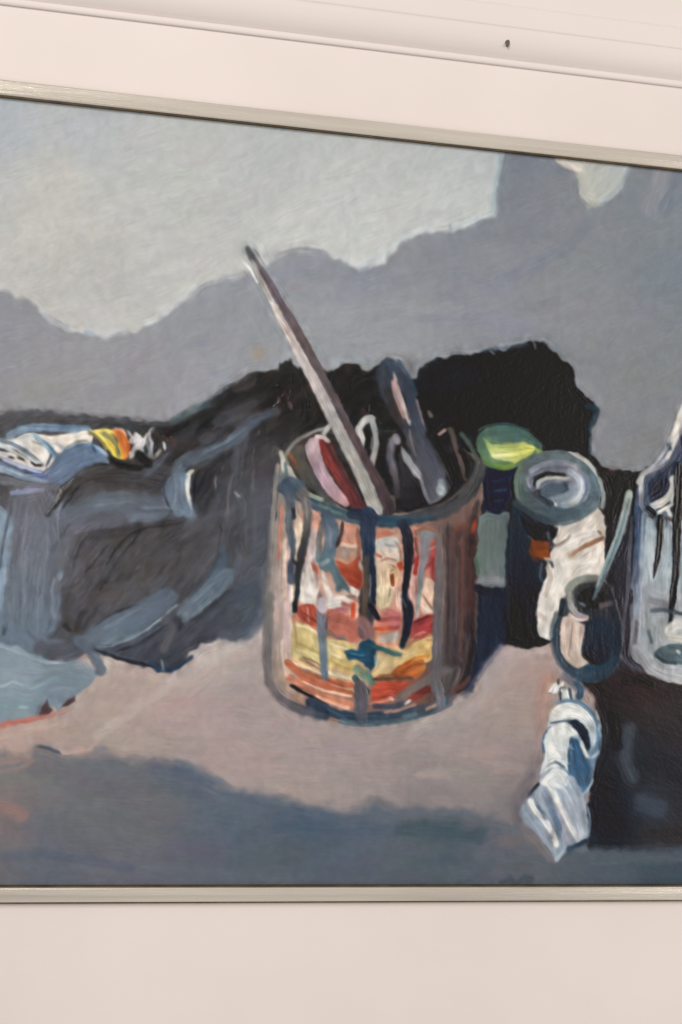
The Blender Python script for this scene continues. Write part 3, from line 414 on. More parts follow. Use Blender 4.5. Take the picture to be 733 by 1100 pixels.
S([(384,466),(388,457),(394,450),(399,449)], 3.8, [(190,188,186),(212,210,207),(176,174,172)], RG, a=.97); S([(386,462),(390,474),(393,484)], 3.2, [(206,204,202),(178,176,176)], RG, taper=(.05,.5)); S([(399,449),(402,460),(404,474),(402,488),(399,499)], 3, [(170,170,170),(160,160,160),(158,158,160),(176,174,174),(160,158,156)], RG); S([(395,464),(393,478),(391,486)], 1.8, (26,26,26)); S([(400,470),(399,482)], 1, (120,118,116), a=.7)
BR = 'painted_brush'
mBr = P([(404,398),(409,388),(416,382),(424,386),(432,397),(442,409),(446,424),(451,440),(457,455),(462,470),(472,492),(482,516),(484,522),(472,534),(462,541),(456,533),(448,508),(440,486),(432,462),(416,440),(408,420)], [(412,392,(60,68,80)),(425,390,(56,64,76)),(440,420,(52,60,74)),(410,410,(52,52,56)),(418,440,(50,46,46)),(448,445,(56,62,76)),(455,470,(72,72,82)),(465,500,(74,74,84)),(475,522,(80,80,88)),(440,480,(60,62,66))], BR, wob=1, ang=1.15, bris=.07)
S([(410,396),(411,412),(416,430)], 3, (64,66,74), a=.7, soft=3); S([(417,420),(424,440),(432,458)], 4, (58,50,48), a=.85, soft=3)
S([(423,400),(426,414),(432,432),(438,448),(440,457)], 2.8, [(196,178,176),(190,162,160),(196,178,174),(206,192,186),(188,172,166)], BR, a=.97, taper=(.25,.2), h=.8); S([(422,410),(426,428),(434,448)], 1.8, (172,140,138), a=.9); S([(427,410),(434,428),(440,450)], 1, (44,42,50), a=.8); S([(448,430),(451,442),(455,456)], 1.2, (126,112,120), a=.85); S([(428,388),(440,406),(447,424)], 2, (52,66,82), a=.8); S([(440,462),(442,474),(447,490)], 1.2, (120,110,106), a=.8)
PK = 'painted_palette_knife'
S([(421,474),(419,490),(424,508),(427,532)], 3.6, [(128,124,134),(104,101,109),(80,76,82),(58,53,56)], PK, a=.9, soft=4); S([(425,469),(427,474)], 3.6, (146,142,152), PK, a=.95, soft=2.2); S([(418,480),(420,510)], 1.2, (78,72,78), a=.8); P([(428,486),(436,500),(450,520),(456,538),(440,548),(430,540),(430,510)], [(435,510,(56,52,52)),(445,535,(44,40,42))], PK, soft=3, wob=1); S([(421,535),(422,546)], 3, (104,100,88), a=.7, soft=4)
S([(431,480),(438,494),(447,508),(452,515)], 3.8, [(110,115,122),(150,153,160),(158,155,160),(146,143,147)], PK, a=.97, h=.9, taper=(.3,.15)); S([(452,516),(456,528),(461,540)], 1.6, (120,118,126), a=.9); S([(461,541),(472,536),(480,528)], 1.4, (98,98,106), a=.9); S([(474,518),(474,528)], 4.6, [(120,130,138),(156,166,170)], BR, a=.95, h=.9, soft=2.4); S([(472,522),(476,524)], 1.4, (176,184,184), a=.8); S([(470,486),(478,505),(486,520)], 1.2, (98,98,104), a=.8); S([(438,480),(440,486)], 1.6, (40,52,54), a=.8)
S([(462,466),(480,500),(486,520)], 5, (30,27,27), a=.6, soft=5); S([(484,461),(490,480),(497,502),(500,514)], 2.6, [(70,66,58),(82,70,66),(92,76,72),(70,60,56)], K + '#brown', a=.95); S([(472,466),(478,462)], 1.5, (196,156,148), a=.95); S([(494,484),(502,498),(501,512)], 2, (30,26,26), a=.8); S([(461,443),(463,447)], 2, (110,108,96), a=.8, soft=2.4); S([(496,466),(506,480),(513,494)], 2.4, (70,80,74), CN, a=.9, soft=3)
S([(405,463),(425,463)], 1.2, (60,58,54), a=.7)
# the long handle, leaning out of the can
LH = K + '#long'
S([(267,268,2.4),(277,285,3.6),(288,302,4.4),(300,324,5),(313,346,5.6),(325,368,6),(338,392,6.4),(352,420,6.8),(372,460,7.2),(392,498,7.6),(412,536,8),(417,548,7.6)], 5, [(84,82,88),(96,90,98),(98,86,92),(92,82,86),(88,80,80),(86,76,78),(84,74,76),(80,68,70),(78,64,66),(74,60,62),(62,52,54)], LH, soft=1.8, bris=.07, h=.6, rough=.05)
S([(268,276,2.2),(279,299,3.0),(290,321,3.2),(300,340,3.6),(312,362,4.6),(326,388,5.4),(345,424,6.0),(367,468,6.4),(388,510,7.0),(404,548,7.4)], 4, [(150,148,148),(172,170,166),(180,172,166),(206,192,186),(204,192,188),(190,180,178),(172,168,166),(164,160,157),(166,163,158),(172,168,164)], LH, soft=1.6, bris=.05, h=.8, rough=.06)
S([(279,290),(296,318),(318,358),(336,394)], 1.2, (84,74,78), a=.8); S([(292,326),(298,340),(306,356)], 1.8, (220,206,200), LH, a=.9, h=1.2); S([(297,328),(302,337)], 1, (200,190,170), a=.9, h=1.2); S([(267,287),(271,294),(276,303)], 1.6, (222,220,216), a=.9, h=1.3); S([(268,292),(270,298)], 1, (140,132,132), a=.8); S([(266,267),(270,276)], 3, (86,86,88), LH, a=.95); S([(273,268),(279,276),(284,284)], 1.4, (132,128,134), a=.7); S([(365,470),(385,512),(398,546)], 1.6, (186,184,178), a=.6); S([(306,350),(314,366)], 1.2, (170,150,148), a=.7)
# rim and drips
RM = 'painted_can/painted_rim'
S([(305,515),(310,524),(322,532),(340,541),(358,549),(380,556),(402,559),(425,560),(448,556),(468,552),(488,544),(504,530),(514,512),(517,498)], 6.5, [(96,104,108),(70,80,90),(66,78,88),(72,84,90),(74,88,96),(62,76,88),(52,66,78),(54,68,80),(58,62,68),(62,62,66),(66,64,66),(66,64,64),(62,62,62),(70,68,66)], RM, soft=2.2, bris=.1, h=.7)
S([(494,530),(506,518),(514,502)], 4, (72,70,70), a=.7, soft=4); S([(448,549),(476,541),(500,524)], 1.4, (78,76,74), a=.7); S([(404,558),(440,561),(462,556)], 2.5, (44,70,86), a=.8, soft=3)
S([(324,529),(334,532),(346,537)], 2.4, (146,156,138), RM, a=.9, h=.9); S([(344,542),(356,549),(366,552)], 1.8, (96,122,120), a=.85); S([(377,553),(384,555)], 3.2, (122,140,126), RM, a=.9); S([(318,520),(330,530)], 1.4, (164,164,156), a=.7); S([(310,503),(313,510),(316,514)], 3, (192,190,178), RM, a=.9); S([(302,486),(304,494),(305,504)], 2.4, (196,196,182), RM, a=.9, soft=2); S([(306,498),(309,512)], 1.6, (90,108,114), a=.9)
S([(304,525),(312,517),(322,521)], 5.5, [(56,66,80),(66,76,90),(74,84,96)], RM, a=.97)
DR = 'painted_can/painted_drip'
S([(308,524,5.5),(312,540,5.2),(311,560,4.2),(313,580,4),(315,594,2.6),(313,602,2.2)], 4, [(62,74,88),(84,88,98),(78,84,92),(80,86,92),(70,76,82),(50,54,60)], DR + '#1', h=.55, soft=2.2); S([(315,548),(316,556)], 2.2, (40,42,48), a=.9); S([(312,606),(313,624)], 4, [(60,68,86),(72,80,96)], DR + '#1', h=.55, soft=2.2); S([(314,602),(318,606)], 1.8, (34,36,42), a=.9); S([(309,544),(309,590)], 1, (110,112,118), a=.5)
S([(325,530,6),(330,546,5),(330,566,4.4),(326,586,4.4),(322,604,4.4),(320,622,3.4),(319,640,2.6),(317,656,2.6)], 5, [(96,92,92),(108,100,98),(80,76,74),(58,58,58),(52,50,52),(46,48,50),(44,50,50),(40,40,44)], DR + '#2', h=.55, soft=2.2); S([(328,536),(330,556)], 1.6, (134,124,122), a=.7); S([(316,648),(316,656)], 2.4, (42,40,44), a=.9); S([(328,590),(326,602)], 2, (60,50,54), a=.8)
S([(350,552,6),(356,566,8),(356,580,8),(353,594,7),(350,606,7.5)], 8, [(66,76,90),(84,94,108),(92,104,116),(84,98,110),(92,112,120)], DR + '#3', h=.55, soft=2.2); S([(346,562),(343,580),(342,602)], 3, [(80,84,88),(86,88,86),(84,104,110)], DR + '#3', a=.9); S([(355,604,4),(360,615,4.6),(366,626,5),(374,633,2)], 4, [(84,104,114),(76,96,106),(72,90,98),(84,100,106)], DR + '#3', h=.55, soft=2.2); S([(366,626),(363,634)], 3, (78,92,98), DR + '#3'); S([(368,562),(366,576),(362,586)], 2, (56,46,46), a=.9); S([(354,568),(355,588)], 2, (126,130,142), a=.6, soft=3); S([(346,606),(352,602)], 2.4, (152,172,172), a=.7)
S([(378,552),(392,554),(400,556)], 6, (40,48,64), a=.9); S([(396,552,8),(395,575,8.4),(396,598,7),(397,620,6.6),(395,640,8),(394,660,8),(392,680,8)], 8, [(46,54,72),(52,60,78),(38,50,68),(42,50,62),(56,50,52),(50,48,52),(96,76,78)], DR + '#4', h=.55, soft=2.2); S([(402,610),(402,640),(400,655)], 2.2, (36,44,62), a=.95); S([(398,650,3),(403,658,3),(406,664,3.2)], 3, (32,36,44), DR + '#4', h=.6, soft=2.2); S([(394,600),(392,640),(391,665)], 3, (92,74,60), a=.75, soft=3); S([(398,618),(397,640)], .9, (130,130,140), a=.7); S([(388,668),(396,676),(396,690)], 6, (132,96,94), a=.85, soft=4)
P([(370,700),(378,697),(385,699),(386,691),(396,686),(404,692),(403,716),(398,722),(390,712),(382,708),(374,710)], [(376,704,(44,82,108)),(394,700,(32,66,84)),(398,712,(40,60,82))], DR + '#4', wob=1, ang=.1, bris=.12, h=.55, soft=2.2); S([(400,694),(412,698),(424,702),(430,703)], 2.6, [(40,74,80),(52,92,92),(64,100,96)], DR + '#4', h=.55, soft=2.2); S([(376,702),(390,704)], 1.2, (64,110,134), a=.8); S([(384,718),(390,724),(396,730)], 5, (104,124,106), a=.9); S([(381,728),(388,736),(394,744)], 3.6, (44,68,76), a=.9); S([(404,706),(405,714)], 2, (190,196,190), a=.6); S([(386,738,7),(388,756,7.4),(388,774,6)], 7, [(84,78,84),(88,82,90),(74,76,86)], DR + '#4', h=.9); S([(395,722),(400,734)], 3, (84,112,104), a=.8)
S([(432,562,6),(438,576,6.4),(439,594,5.6),(438,610,4.6),(436,626,3.6),(435,640,3.8),(438,652,6),(439,664,5.6),(436,680,4.4),(432,694,3)], 5, [(50,54,66),(46,44,54),(42,40,48),(38,40,48),(32,38,44),(30,36,44),(34,38,48),(40,42,52),(36,38,48),(38,48,58)], DR + '#5', h=.6, soft=2.2); S([(431,640),(436,652)], 1.2, (70,80,92), a=.6)
S([(448,572),(456,570),(466,572)], 4, (124,92,74), a=.9); S([(452,574),(462,574),(468,576)], 3, (120,120,126), DR + '#6'); S([(458,576,6.4),(456,592,5),(453,612,3.6),(451,632,2.8),(449,652,2),(448,664,1.2)], 4, [(120,122,128),(124,126,132),(118,122,128),(106,122,124),(120,140,140),(150,160,160)], DR + '#6', a=.9, h=.55, soft=2.2); S([(446,578),(449,600)], 1.4, (100,60,56), a=.8)
S([(470,576,3),(472,620,4.6),(470,680,5),(468,730,5)], 4, [(110,100,98),(98,90,92),(94,88,92),(88,84,88)], DR + '#7', a=.7, h=.9); S([(470,735,4.6),(472,748,5),(474,760,4)], 5, [(92,90,94),(104,102,108),(96,96,104)], DR + '#7', h=.9)
S([(344,656,4),(346,676,5),(347,696,4.2),(348,714,4.2),(349,728,3)], 4, [(124,122,132),(104,110,122),(108,116,124),(96,112,124),(84,98,112)], DR + '#8', h=.6, soft=2.2); S([(346,646,4.6),(346,654,4.6)], 4.6, [(200,190,196),(192,182,190)], DR + '#8', h=.9); S([(351,662),(351,676)], 1.4, (80,74,80), a=.8); S([(352,690),(351,720)], .9, (132,144,150), a=.6)
# --- green-lidded bottle
BT = 'painted_bottle'
P([(515,556),(530,552),(547,552),(549,600),(548,629),(530,631),(514,630)], [(520,565,(118,132,128)),(535,590,(106,122,118)),(543,570,(104,112,116)),(530,620,(146,150,158)),(516,605,(104,130,112)),(545,610,(112,118,122))], BT, ang=1.5, bris=.06); S([(515,625),(530,624),(546,626)], 4, (156,158,166), a=.8, soft=4); S([(511,600),(514,615)], 2, (84,110,92), a=.7); S([(514,632),(530,636),(548,634)], 4, (36,38,48), a=.9)
P([(522,500),(551,500),(549,520),(545,548),(537,553),(528,552),(522,545)], [(535,510,(32,44,64)),(540,520,(28,44,74)),(530,548,(24,34,66))], BT + '/painted_neck', ang=.1, bris=.14); S([(532,527),(544,526)], 1.2, (70,92,120), a=.7); S([(531,538),(542,537)], 1, (66,90,118), a=.6); S([(530,517),(540,516)], 1, (96,84,100), a=.5)
LD = BT + '/painted_lid'
P([(512,470),(522,460),(538,456),(556,459),(572,467),(582,478),(582,486),(572,492),(560,499),(548,505),(534,503),(522,497),(513,484)], [(535,465,(82,118,122)),(560,468,(78,114,116)),(578,476,(92,126,112)),(515,480,(94,124,112)),(535,502,(118,148,82)),(525,492,(112,142,86))], LD, wob=.8, ang=.1, bris=.07, soft=2.6)
P([(519,471),(526,476),(540,477),(566,476),(577,482),(572,488),(560,494),(553,498),(540,494),(528,492),(524,482)], [(524,476,(146,178,96)),(545,480,(168,184,84)),(570,482,(196,196,92)),(560,492,(206,204,100)),(535,490,(230,230,166))], LD, wob=.8, ang=.02, bris=.05, soft=2.4); S([(530,490),(545,489),(562,486),(572,483)], 2, [(240,240,190),(240,238,160),(232,228,110),(220,216,90)], a=.95, h=1); S([(522,497),(536,502),(550,500)], 3, [(96,140,84),(120,160,68),(140,170,70)], LD, a=.9, soft=2.4); S([(577,484),(581,486)], 2.2, (150,184,80), a=.9); S([(514,462),(524,457),(545,455),(568,462)], 1.2, (62,88,84), a=.7)
# --- jar with a rolled label
JR = 'painted_jar'
P([(551,535),(560,552),(580,566),(596,572),(594,640),(590,688),(572,694),(556,690),(546,684),(543,640),(545,580)], [(548,600,(42,54,66)),(565,600,(44,48,60)),(580,600,(48,50,62)),(570,650,(36,36,46)),(585,560,(56,62,76)),(560,685,(32,30,32))], JR, ang=1.5, bris=.08)
S([(545,590),(545,640),(545,670)], 2, (36,52,66), a=.7); S([(570,650),(572,680)], 7, (44,42,52), a=.6, soft=6); S([(582,606),(580,618),(582,624)], 1.6, (92,104,122), a=.8); S([(548,688),(565,693),(588,688)], 4, (26,26,28), JR, a=.9)
LW = JR + '/painted_jar_label'
P([(590,570),(602,562),(622,556),(642,544),(648,556),(651,566),(649,580),(649,610),(645,622),(620,626),(610,636),(604,655),(596,676),(591,688),(580,684),(576,664),(579,640),(586,622),(588,606),(594,598),(598,588),(588,578)], [(600,572,(214,202,192)),(630,562,(218,206,194)),(648,565,(216,200,184)),(600,590,(224,212,200)),(640,600,(220,208,196)),(610,610,(222,214,204)),(588,640,(216,210,202)),(585,670,(222,214,204)),(620,620,(214,204,192))], LW, wob=1, ang=-1, bris=.05, h=.7)
S([(592,599),(602,586),(618,577),(636,572)], 4, [(226,214,206),(228,218,208),(218,206,196),(214,202,192)], LW, h=1); S([(592,588),(606,582),(612,576)], 1.6, (150,130,114), a=.7); S([(612,597),(622,590),(634,584),(648,578)], 2.4, [(196,160,130),(168,112,76),(160,104,70),(150,108,84)], a=.9); S([(643,571),(645,573)], 1.6, (150,116,92), a=.8); S([(588,610),(592,620),(586,640)], 2.4, (196,176,162), a=.7); S([(605,606),(640,602)], 3, (226,218,208), a=.7); S([(578,660),(584,664)], 3, (190,170,164), a=.6); S([(586,600),(592,604)], 2, (150,152,158), a=.9); S([(600,640),(594,664),(588,680)], 2.4, (228,222,214), a=.8)
P([(571,579),(580,579),(590,582),(590,592),(592,600),(584,601),(575,597),(571,590)], [(575,590,(150,68,26)),(585,585,(166,80,30)),(585,597,(140,64,28))], JR + '/painted_orange_patch', wob=.8, bris=.12); S([(568,576),(580,579),(592,581)], 1.8, (120,104,100), a=.7); S([(586,600),(590,600)], 1.4, (210,190,170), a=.8); S([(592,604),(594,608)], 2, (60,58,66), a=.8)
P([(562,556),(580,565),(600,568),(592,582),(575,580),(566,574)], (38,38,46), JR, soft=2.6, wob=1); S([(588,572),(590,578)], 2, (116,116,122), a=.6)
RI = JR + '/painted_jar_rim'
P([(552,520),(557,503),(570,491),(588,484),(606,484),(624,490),(638,503),(646,520),(644,540),(632,552),(612,559),(592,558),(572,550),(557,538)], [(556,515,(104,120,110)),(575,495,(104,112,120)),(600,488,(106,122,126)),(630,500,(116,140,148)),(641,525,(112,134,148)),(630,545,(92,112,126)),(600,553,(76,94,106)),(570,543,(74,84,96)),(556,530,(96,112,108))], RI, wob=.8, bris=.06, h=.7, soft=2)
S([(556,535),(554,518),(560,500),(572,490)], 1.8, [(120,138,116),(126,146,120),(112,130,110),(96,110,104)], a=.8); S([(610,485),(624,491),(636,502),(643,515)], 2.2, [(206,204,196),(216,212,204),(208,206,198),(170,184,184)], RI, a=.95, taper=(.2,.3), h=1); S([(644,515),(648,530),(647,545)], 2, (176,186,184), RI, a=.85)
P([(565,522),(568,508),(580,499),(598,496),(615,499),(628,508),(634,522),(628,538),(612,545),(594,544),(576,536)], [(570,512,(138,136,150)),(590,500,(128,132,148)),(615,503,(136,140,156)),(628,520,(146,152,170)),(570,528,(70,72,84)),(590,540,(96,112,126)),(615,535,(172,182,194))], RI, wob=.8, bris=.07, h=.7)
S([(570,506),(585,498),(602,496),(618,500)], 2.6, [(156,156,166),(146,152,166),(130,138,154),(170,172,184)], a=.9); S([(584,504),(600,502),(612,505)], 2, (112,114,130), a=.8); S([(566,514),(569,522)], 2, (160,158,170), a=.8); S([(575,514),(584,510),(596,510),(606,511)], 2.8, [(44,40,36),(40,40,34),(40,38,34),(46,42,38)], RI, a=.97, h=.3); S([(575,514),(574,520),(580,528)], 1.8, (48,46,50), a=.9)
S([(577,524),(578,518),(586,514),(598,513),(610,514)], 1.8, [(190,192,196),(204,206,202),(198,198,194),(206,204,194),(186,188,190)], RI, a=.97, h=1); P([(581,528),(586,520),(600,518),(612,518),(608,528),(598,532),(590,536)], [(590,524,(84,102,120)),(606,524,(72,92,112)),(592,532,(104,122,134))], RI, wob=.6); S([(607,519),(610,526),(605,530)], 1.4, (52,66,82), a=.8); S([(592,536),(602,534),(612,530)], 3, (140,156,166), a=.85, soft=2.4); S([(612,506),(622,514),(624,526),(618,537),(606,542)], 3.6, [(160,170,186),(190,194,204),(194,200,208),(204,204,202),(150,166,178)], RI, a=.9, h=.8); S([(592,540),(596,542)], 2.2, (216,214,206), a=.95, h=1.2); S([(615,500),(619,504)], 1.6, (196,186,188), a=.8); S([(627,512),(631,524),(625,538)], 2, (130,142,164), a=.8); S([(575,530),(584,537),(592,541)], 3, (60,66,78), a=.9)
S([(553,540),(570,552),(592,561),(612,560),(630,552),(642,542)], 3, [(66,76,86),(70,80,92),(76,92,104),(88,108,118),(98,120,130),(120,140,146)], RI, a=.85, soft=2.6)
# --- little pot with a stick in it
PT = 'painted_pot'
S([(664,560),(668,620),(672,700)], 9, (50,46,54), a=.7, soft=8); S([(678,620),(672,650),(668,690)], 1.6, (86,82,92), a=.7, soft=2.4)
P([(608,638),(614,626),(628,620),(644,620),(656,630),(663,650),(669,676),(668,702),(660,722),(644,731),(624,731),(608,722),(598,706),(594,684),(598,664),(605,652)], [(600,680,(40,50,60)),(612,640,(66,68,66)),(640,640,(40,36,38)),(650,640,(58,52,55)),(640,680,(39,48,62)),(655,690,(36,40,52)),(625,725,(60,76,90)),(650,720,(46,57,70))], PT, wob=1, ang=1.5, bris=.07, h=.6)
S([(598,660),(594,684),(599,706),(612,722),(630,730),(648,727)], 3.4, [(46,56,64),(58,70,80),(60,72,82),(52,66,79),(46,62,77),(38,52,65)], PT, a=.7, h=.6, soft=3); S([(604,645),(602,660)], 2.6, (26,36,44), a=.9)
S([(610,634),(616,627),(626,622),(640,621)], 4, [(128,128,122),(134,138,126),(124,126,116),(104,104,98)], PT + '/painted_pot_rim', a=.95, h=.8, soft=2.4); P([(620,642),(626,634),(640,632),(652,640),(650,652),(634,654),(624,650)], (26,23,23), PT, soft=2.6, wob=1); S([(612,639),(613,650),(620,660),(628,663)], 3.2, [(150,150,140),(164,160,158),(160,156,156),(140,126,128)], PT + '/painted_pot_rim', a=.9, h=.8); S([(612,660),(620,666),(630,665),(630,662)], 1.8, [(196,178,172),(206,188,182),(200,176,170),(180,160,156)], PT + '/painted_pot_rim', h=1); S([(624,648),(628,650)], 1.6, (150,154,164), a=.7)
P([(604,663),(612,661),(620,668),(628,672),(625,690),(624,704),(632,712),(622,718),(610,711),(603,700),(602,680)], [(608,670,(206,186,176)),(620,676,(188,168,158)),(612,700,(212,194,180)),(624,712,(206,188,174))], PT + '/painted_pot_label', wob=.8, ang=1.5, bris=.07, h=.7); S([(615,670),(613,690),(611,704)], 1, (160,136,124), a=.8); S([(621,672),(618,698)], 2, (220,204,190), a=.7)
P([(632,668),(648,662),(658,668),(660,690),(654,712),(640,714),(629,700),(628,688)], [(640,680,(37,46,60)),(650,700,(38,50,65)),(640,708,(28,31,36))], PT, soft=3, wob=1, ang=1.5); S([(628,704),(636,711)], 3, (22,24,26), a=.9); S([(646,650),(656,648)], 3, (100,88,88), a=.8, soft=3); S([(630,718),(646,718),(660,708)], 3, (40,58,74), a=.8, soft=3)
SK = 'painted_stick'
S([(676,530,3.8),(671,552,4.2),(666,572,4.2),(659,590,3.8),(651,610,3.4),(644,628,2.4),(637,644,1.4)], 4, [(142,156,148),(112,124,128),(108,122,126),(104,122,128),(96,116,124),(92,110,118),(84,92,98)], SK, h=.8, rough=.05); S([(673,532),(668,552),(662,574),(655,592),(647,612),(641,630)], 1.1, (172,182,180), SK, a=.85, h=1); S([(678,536),(672,560),(663,588),(652,614)], .9, (150,166,166), a=.8); S([(676,528),(677,533)], 2.4, (184,196,182), SK, a=.9)
# --- glass jar at the right
GL = 'painted_glass_jar'
mG = P([(733,432),(727,452),(722,468),(714,482),(702,496),(690,510),(684,524),(682,545),(684,600),(680,660),(677,700),(684,712),(694,718),(700,726),(720,731),(740,733),(770,733),(800,728),(812,710),(812,520),(796,496),(780,480),(770,440)], [(728,455,(206,200,194)),(715,490,(120,130,146)),(700,515,(66,74,96)),(720,505,(56,62,86)),(735,490,(44,48,80)),(690,550,(76,92,124)),(695,590,(172,186,194)),(720,580,(150,166,174)),(740,600,(150,168,176)),(710,620,(176,186,192)),(720,650,(160,160,166)),(710,680,(140,154,158)),(725,680,(206,204,198)),(700,700,(170,176,180)),(690,710,(150,150,158)),(730,722,(190,192,196)),(780,600,(150,166,174)),(780,500,(60,66,88)),(775,460,(150,156,168))], GL, wob=1, ang=1.5, bris=.08, h=.6)
for q, w, c in (([(735,436),(730,452),(724,466),(721,472)], 3.4, [(214,216,212),(228,222,210),(222,216,206),(216,208,198)]), ([(722,470),(714,484),(704,498),(694,508)], 1.6, [(190,190,190),(170,172,178),(180,180,186),(196,194,190)]), ([(728,468),(722,482),(716,492)], 2.2, (216,208,200)), ([(714,494),(706,502),(692,508),(686,518)], 2.6, [(176,176,182),(150,150,162),(196,192,190),(206,202,196)]), ([(689,514),(688,530),(688,544)], 2.2, [(206,204,198),(180,182,186),(120,132,152)]), ([(718,478),(720,482)], 1.8, (76,88,96))):
    S(q, w, c, GL + '/painted_jar_neck', a=.95, h=.9)
P([(696,520),(706,510),(720,500),(733,486),(760,490),(790,520),(790,540),(740,542),(733,556),(712,548),(700,544)], [(700,520,(38,42,70)),(710,525,(50,56,76)),(725,505,(70,82,104)),(733,490,(56,64,92)),(728,540,(44,46,56)),(705,536,(48,46,60))], GL, soft=3, wob=1, ang=-.8, bris=.1); S([(733,470),(738,490)], 3, (22,28,66), a=.8, soft=3)
S([(703,530),(710,522),(716,516)], 2.6, (34,36,62), a=.8, soft=3); S([(723,515),(724,524),(718,534),(708,541),(702,544)], 4.2, [(214,212,206),(220,216,206),(216,212,204),(222,218,208),(190,190,188)], GL + '/painted_highlight#1', a=.95, h=1); S([(721,536),(722,542),(712,547),(706,551)], 1.8, [(190,196,184),(206,206,190),(210,206,190),(200,196,182)], GL + '/painted_highlight#2', a=.95, h=1); S([(717,548),(721,556),(722,562)], 2.4, (196,200,200), a=.9); S([(696,546),(702,552),(700,556)], 3, (34,36,46), a=.9); S([(712,556),(722,558)], 2.4, (90,84,98), a=.9)
S([(685,548),(686,575),(684,610),(682,630)], 4.4, [(70,86,122),(76,94,130),(92,110,140),(120,132,154)], GL, a=.92, h=.7); S([(679,556),(676,600),(674,640)], 1.8, [(74,74,90),(104,102,114),(92,90,102)], GL, a=.9); S([(692,552),(690,590),(689,640),(688,690)], 3, [(120,140,160),(160,174,188),(170,178,190),(180,186,194)], GL, a=.9, h=.8); S([(684,630),(683,664),(682,690)], 3.4, [(150,160,178),(156,162,176),(146,150,164)], GL, a=.9); S([(678,650),(679,680),(676,704)], 1.8, [(104,104,116),(150,152,162),(120,118,126)], GL, a=.8); S([(684,668),(682,690)], 2, (100,98,110), a=.8)
S([(698,560),(698,590),(702,620)], 4, [(168,186,192),(186,198,204),(190,198,204)], a=.85); S([(716,570),(716,600),(708,622)], 3, (172,184,190), a=.8); S([(698,634),(712,640),(719,636)], 4, (176,178,184), a=.8); S([(698,645),(718,650)], 3, (150,146,152), a=.8)
S([(709,556,3.4),(709,574,3.6),(707,594,3.2),(704,610,2.4),(702,620,1)], 3, [(40,38,42),(34,34,38),(34,36,40),(40,42,46),(60,64,70)], GL + '/painted_stem#1', h=1); S([(729,500,4),(728,530,4.6),(727,570,4.4),(726,610,4),(723,640,3.6),(721,662,3),(720,674,2.2)], 4, [(42,44,56),(40,38,46),(40,36,42),(42,38,44),(44,42,48),(44,42,48),(40,38,40)], GL + '/painted_stem#2', h=1)
S([(700,656),(712,655),(733,659),(770,661)], 2.2, [(100,112,124),(66,80,94),(64,76,90),(90,100,112)], a=.9); S([(734,590),(740,620)], 2.4, (80,100,112), a=.7); S([(735,560),(737,600)], 3, (190,200,206), a=.7); S([(697,678),(700,690)], 2, (84,92,100), a=.8); S([(718,676),(728,670),(740,672)], 5, [(220,214,204),(216,212,204),(206,206,202)], GL + '/painted_highlight#3', a=.9); S([(722,684),(740,688)], 4, (214,208,196), a=.85)
P([(702,702),(708,696),(720,692),(740,691),(762,695),(768,704),(758,712),(735,714),(715,711)], [(706,702,(70,88,96)),(720,698,(110,132,138)),(735,702,(124,144,152)),(712,709,(60,76,84)),(735,711,(72,92,98))], GL + '/painted_jar_base', wob=.6, bris=.08); S([(704,704),(712,710),(726,713)], 1.6, (52,66,74), a=.85); S([(728,699),(730,701)], 1.8, (190,204,204), a=.95); S([(712,696),(722,702)], 2, (104,126,132), a=.7)
S([(683,700),(690,708),(696,718),(708,725),(724,729),(745,731),(790,730)], 4.6, [(160,160,168),(170,172,178),(180,182,188),(194,196,198),(200,200,200),(190,192,196),(170,172,178)], GL, a=.95, h=.9); S([(690,694),(698,704)], 5, (168,172,178), a=.85, soft=4); S([(668,706),(678,714),(690,720)], 3, (78,72,78), a=.6, soft=4)
S([(672,732),(690,730),(700,734)], 4, (36,26,27), a=.7, soft=4)
# --- white tube of paint lying in front
TB = 'painted_tube'
S([(588,730),(582,760),(580,800),(572,830)], 8, [(176,132,116),(166,132,122),(150,128,126),(120,112,116)], a=.6, soft=11); S([(572,835),(556,860),(556,880)], 6, (98,92,98), a=.6, soft=8); S([(566,890),(580,908),(594,922)], 6, (130,116,116), a=.5, soft=8)
P([(600,757),(612,752),(628,756),(640,768),(645,785),(643,806),(638,825),(636,842),(628,856),(625,862),(630,872),(632,892),(630,903),(616,908),(606,916),(598,926),(592,914),(578,898),(565,884),(557,872),(562,864),(574,850),(580,836),(584,812),(583,795),(589,780),(590,765)], [(605,765,(210,214,212)),(635,780,(150,172,188)),(640,800,(110,142,170)),(625,830,(76,116,156)),(600,810,(220,222,222)),(590,850,(170,180,194)),(610,860,(186,194,204)),(620,880,(166,176,190)),(575,875,(140,150,168)),(600,895,(136,148,172)),(600,918,(156,174,188))], TB, wob=1, ang=1.3, bris=.07, h=.6)
P([(590,774),(592,762),(600,757),(614,756),(630,764),(640,778),(640,796),(636,806),(632,790),(624,776),(610,771),(598,776)], [(600,766,(228,226,218)),(620,766,(224,224,220)),(636,790,(176,192,202))], TB + '/painted_collar', wob=.8, ang=.4, bris=.05, h=1)
S([(599,755),(612,752),(626,756),(638,767),(644,782)], 2.2, [(130,154,176),(110,142,170),(104,138,168),(84,116,148),(90,124,154)], TB, a=.9); S([(642,786),(643,804),(636,816)], 3, [(120,148,176),(100,134,166),(110,140,168)], TB, a=.85); S([(640,764),(643,772)], 1.4, (196,196,184), a=.8); S([(644,778),(643,784)], 1.2, (170,190,196), a=.8)
P([(610,773),(620,773),(628,780),(633,792),(635,802),(631,808),(626,796),(619,786),(612,780)], (24,48,72), TB, wob=.6); S([(592,777),(602,775),(612,774)], 1.2, (104,110,122), a=.9); S([(591,782),(584,794),(585,808)], 1.8, [(86,120,158),(56,98,146),(70,108,150)], a=.9)
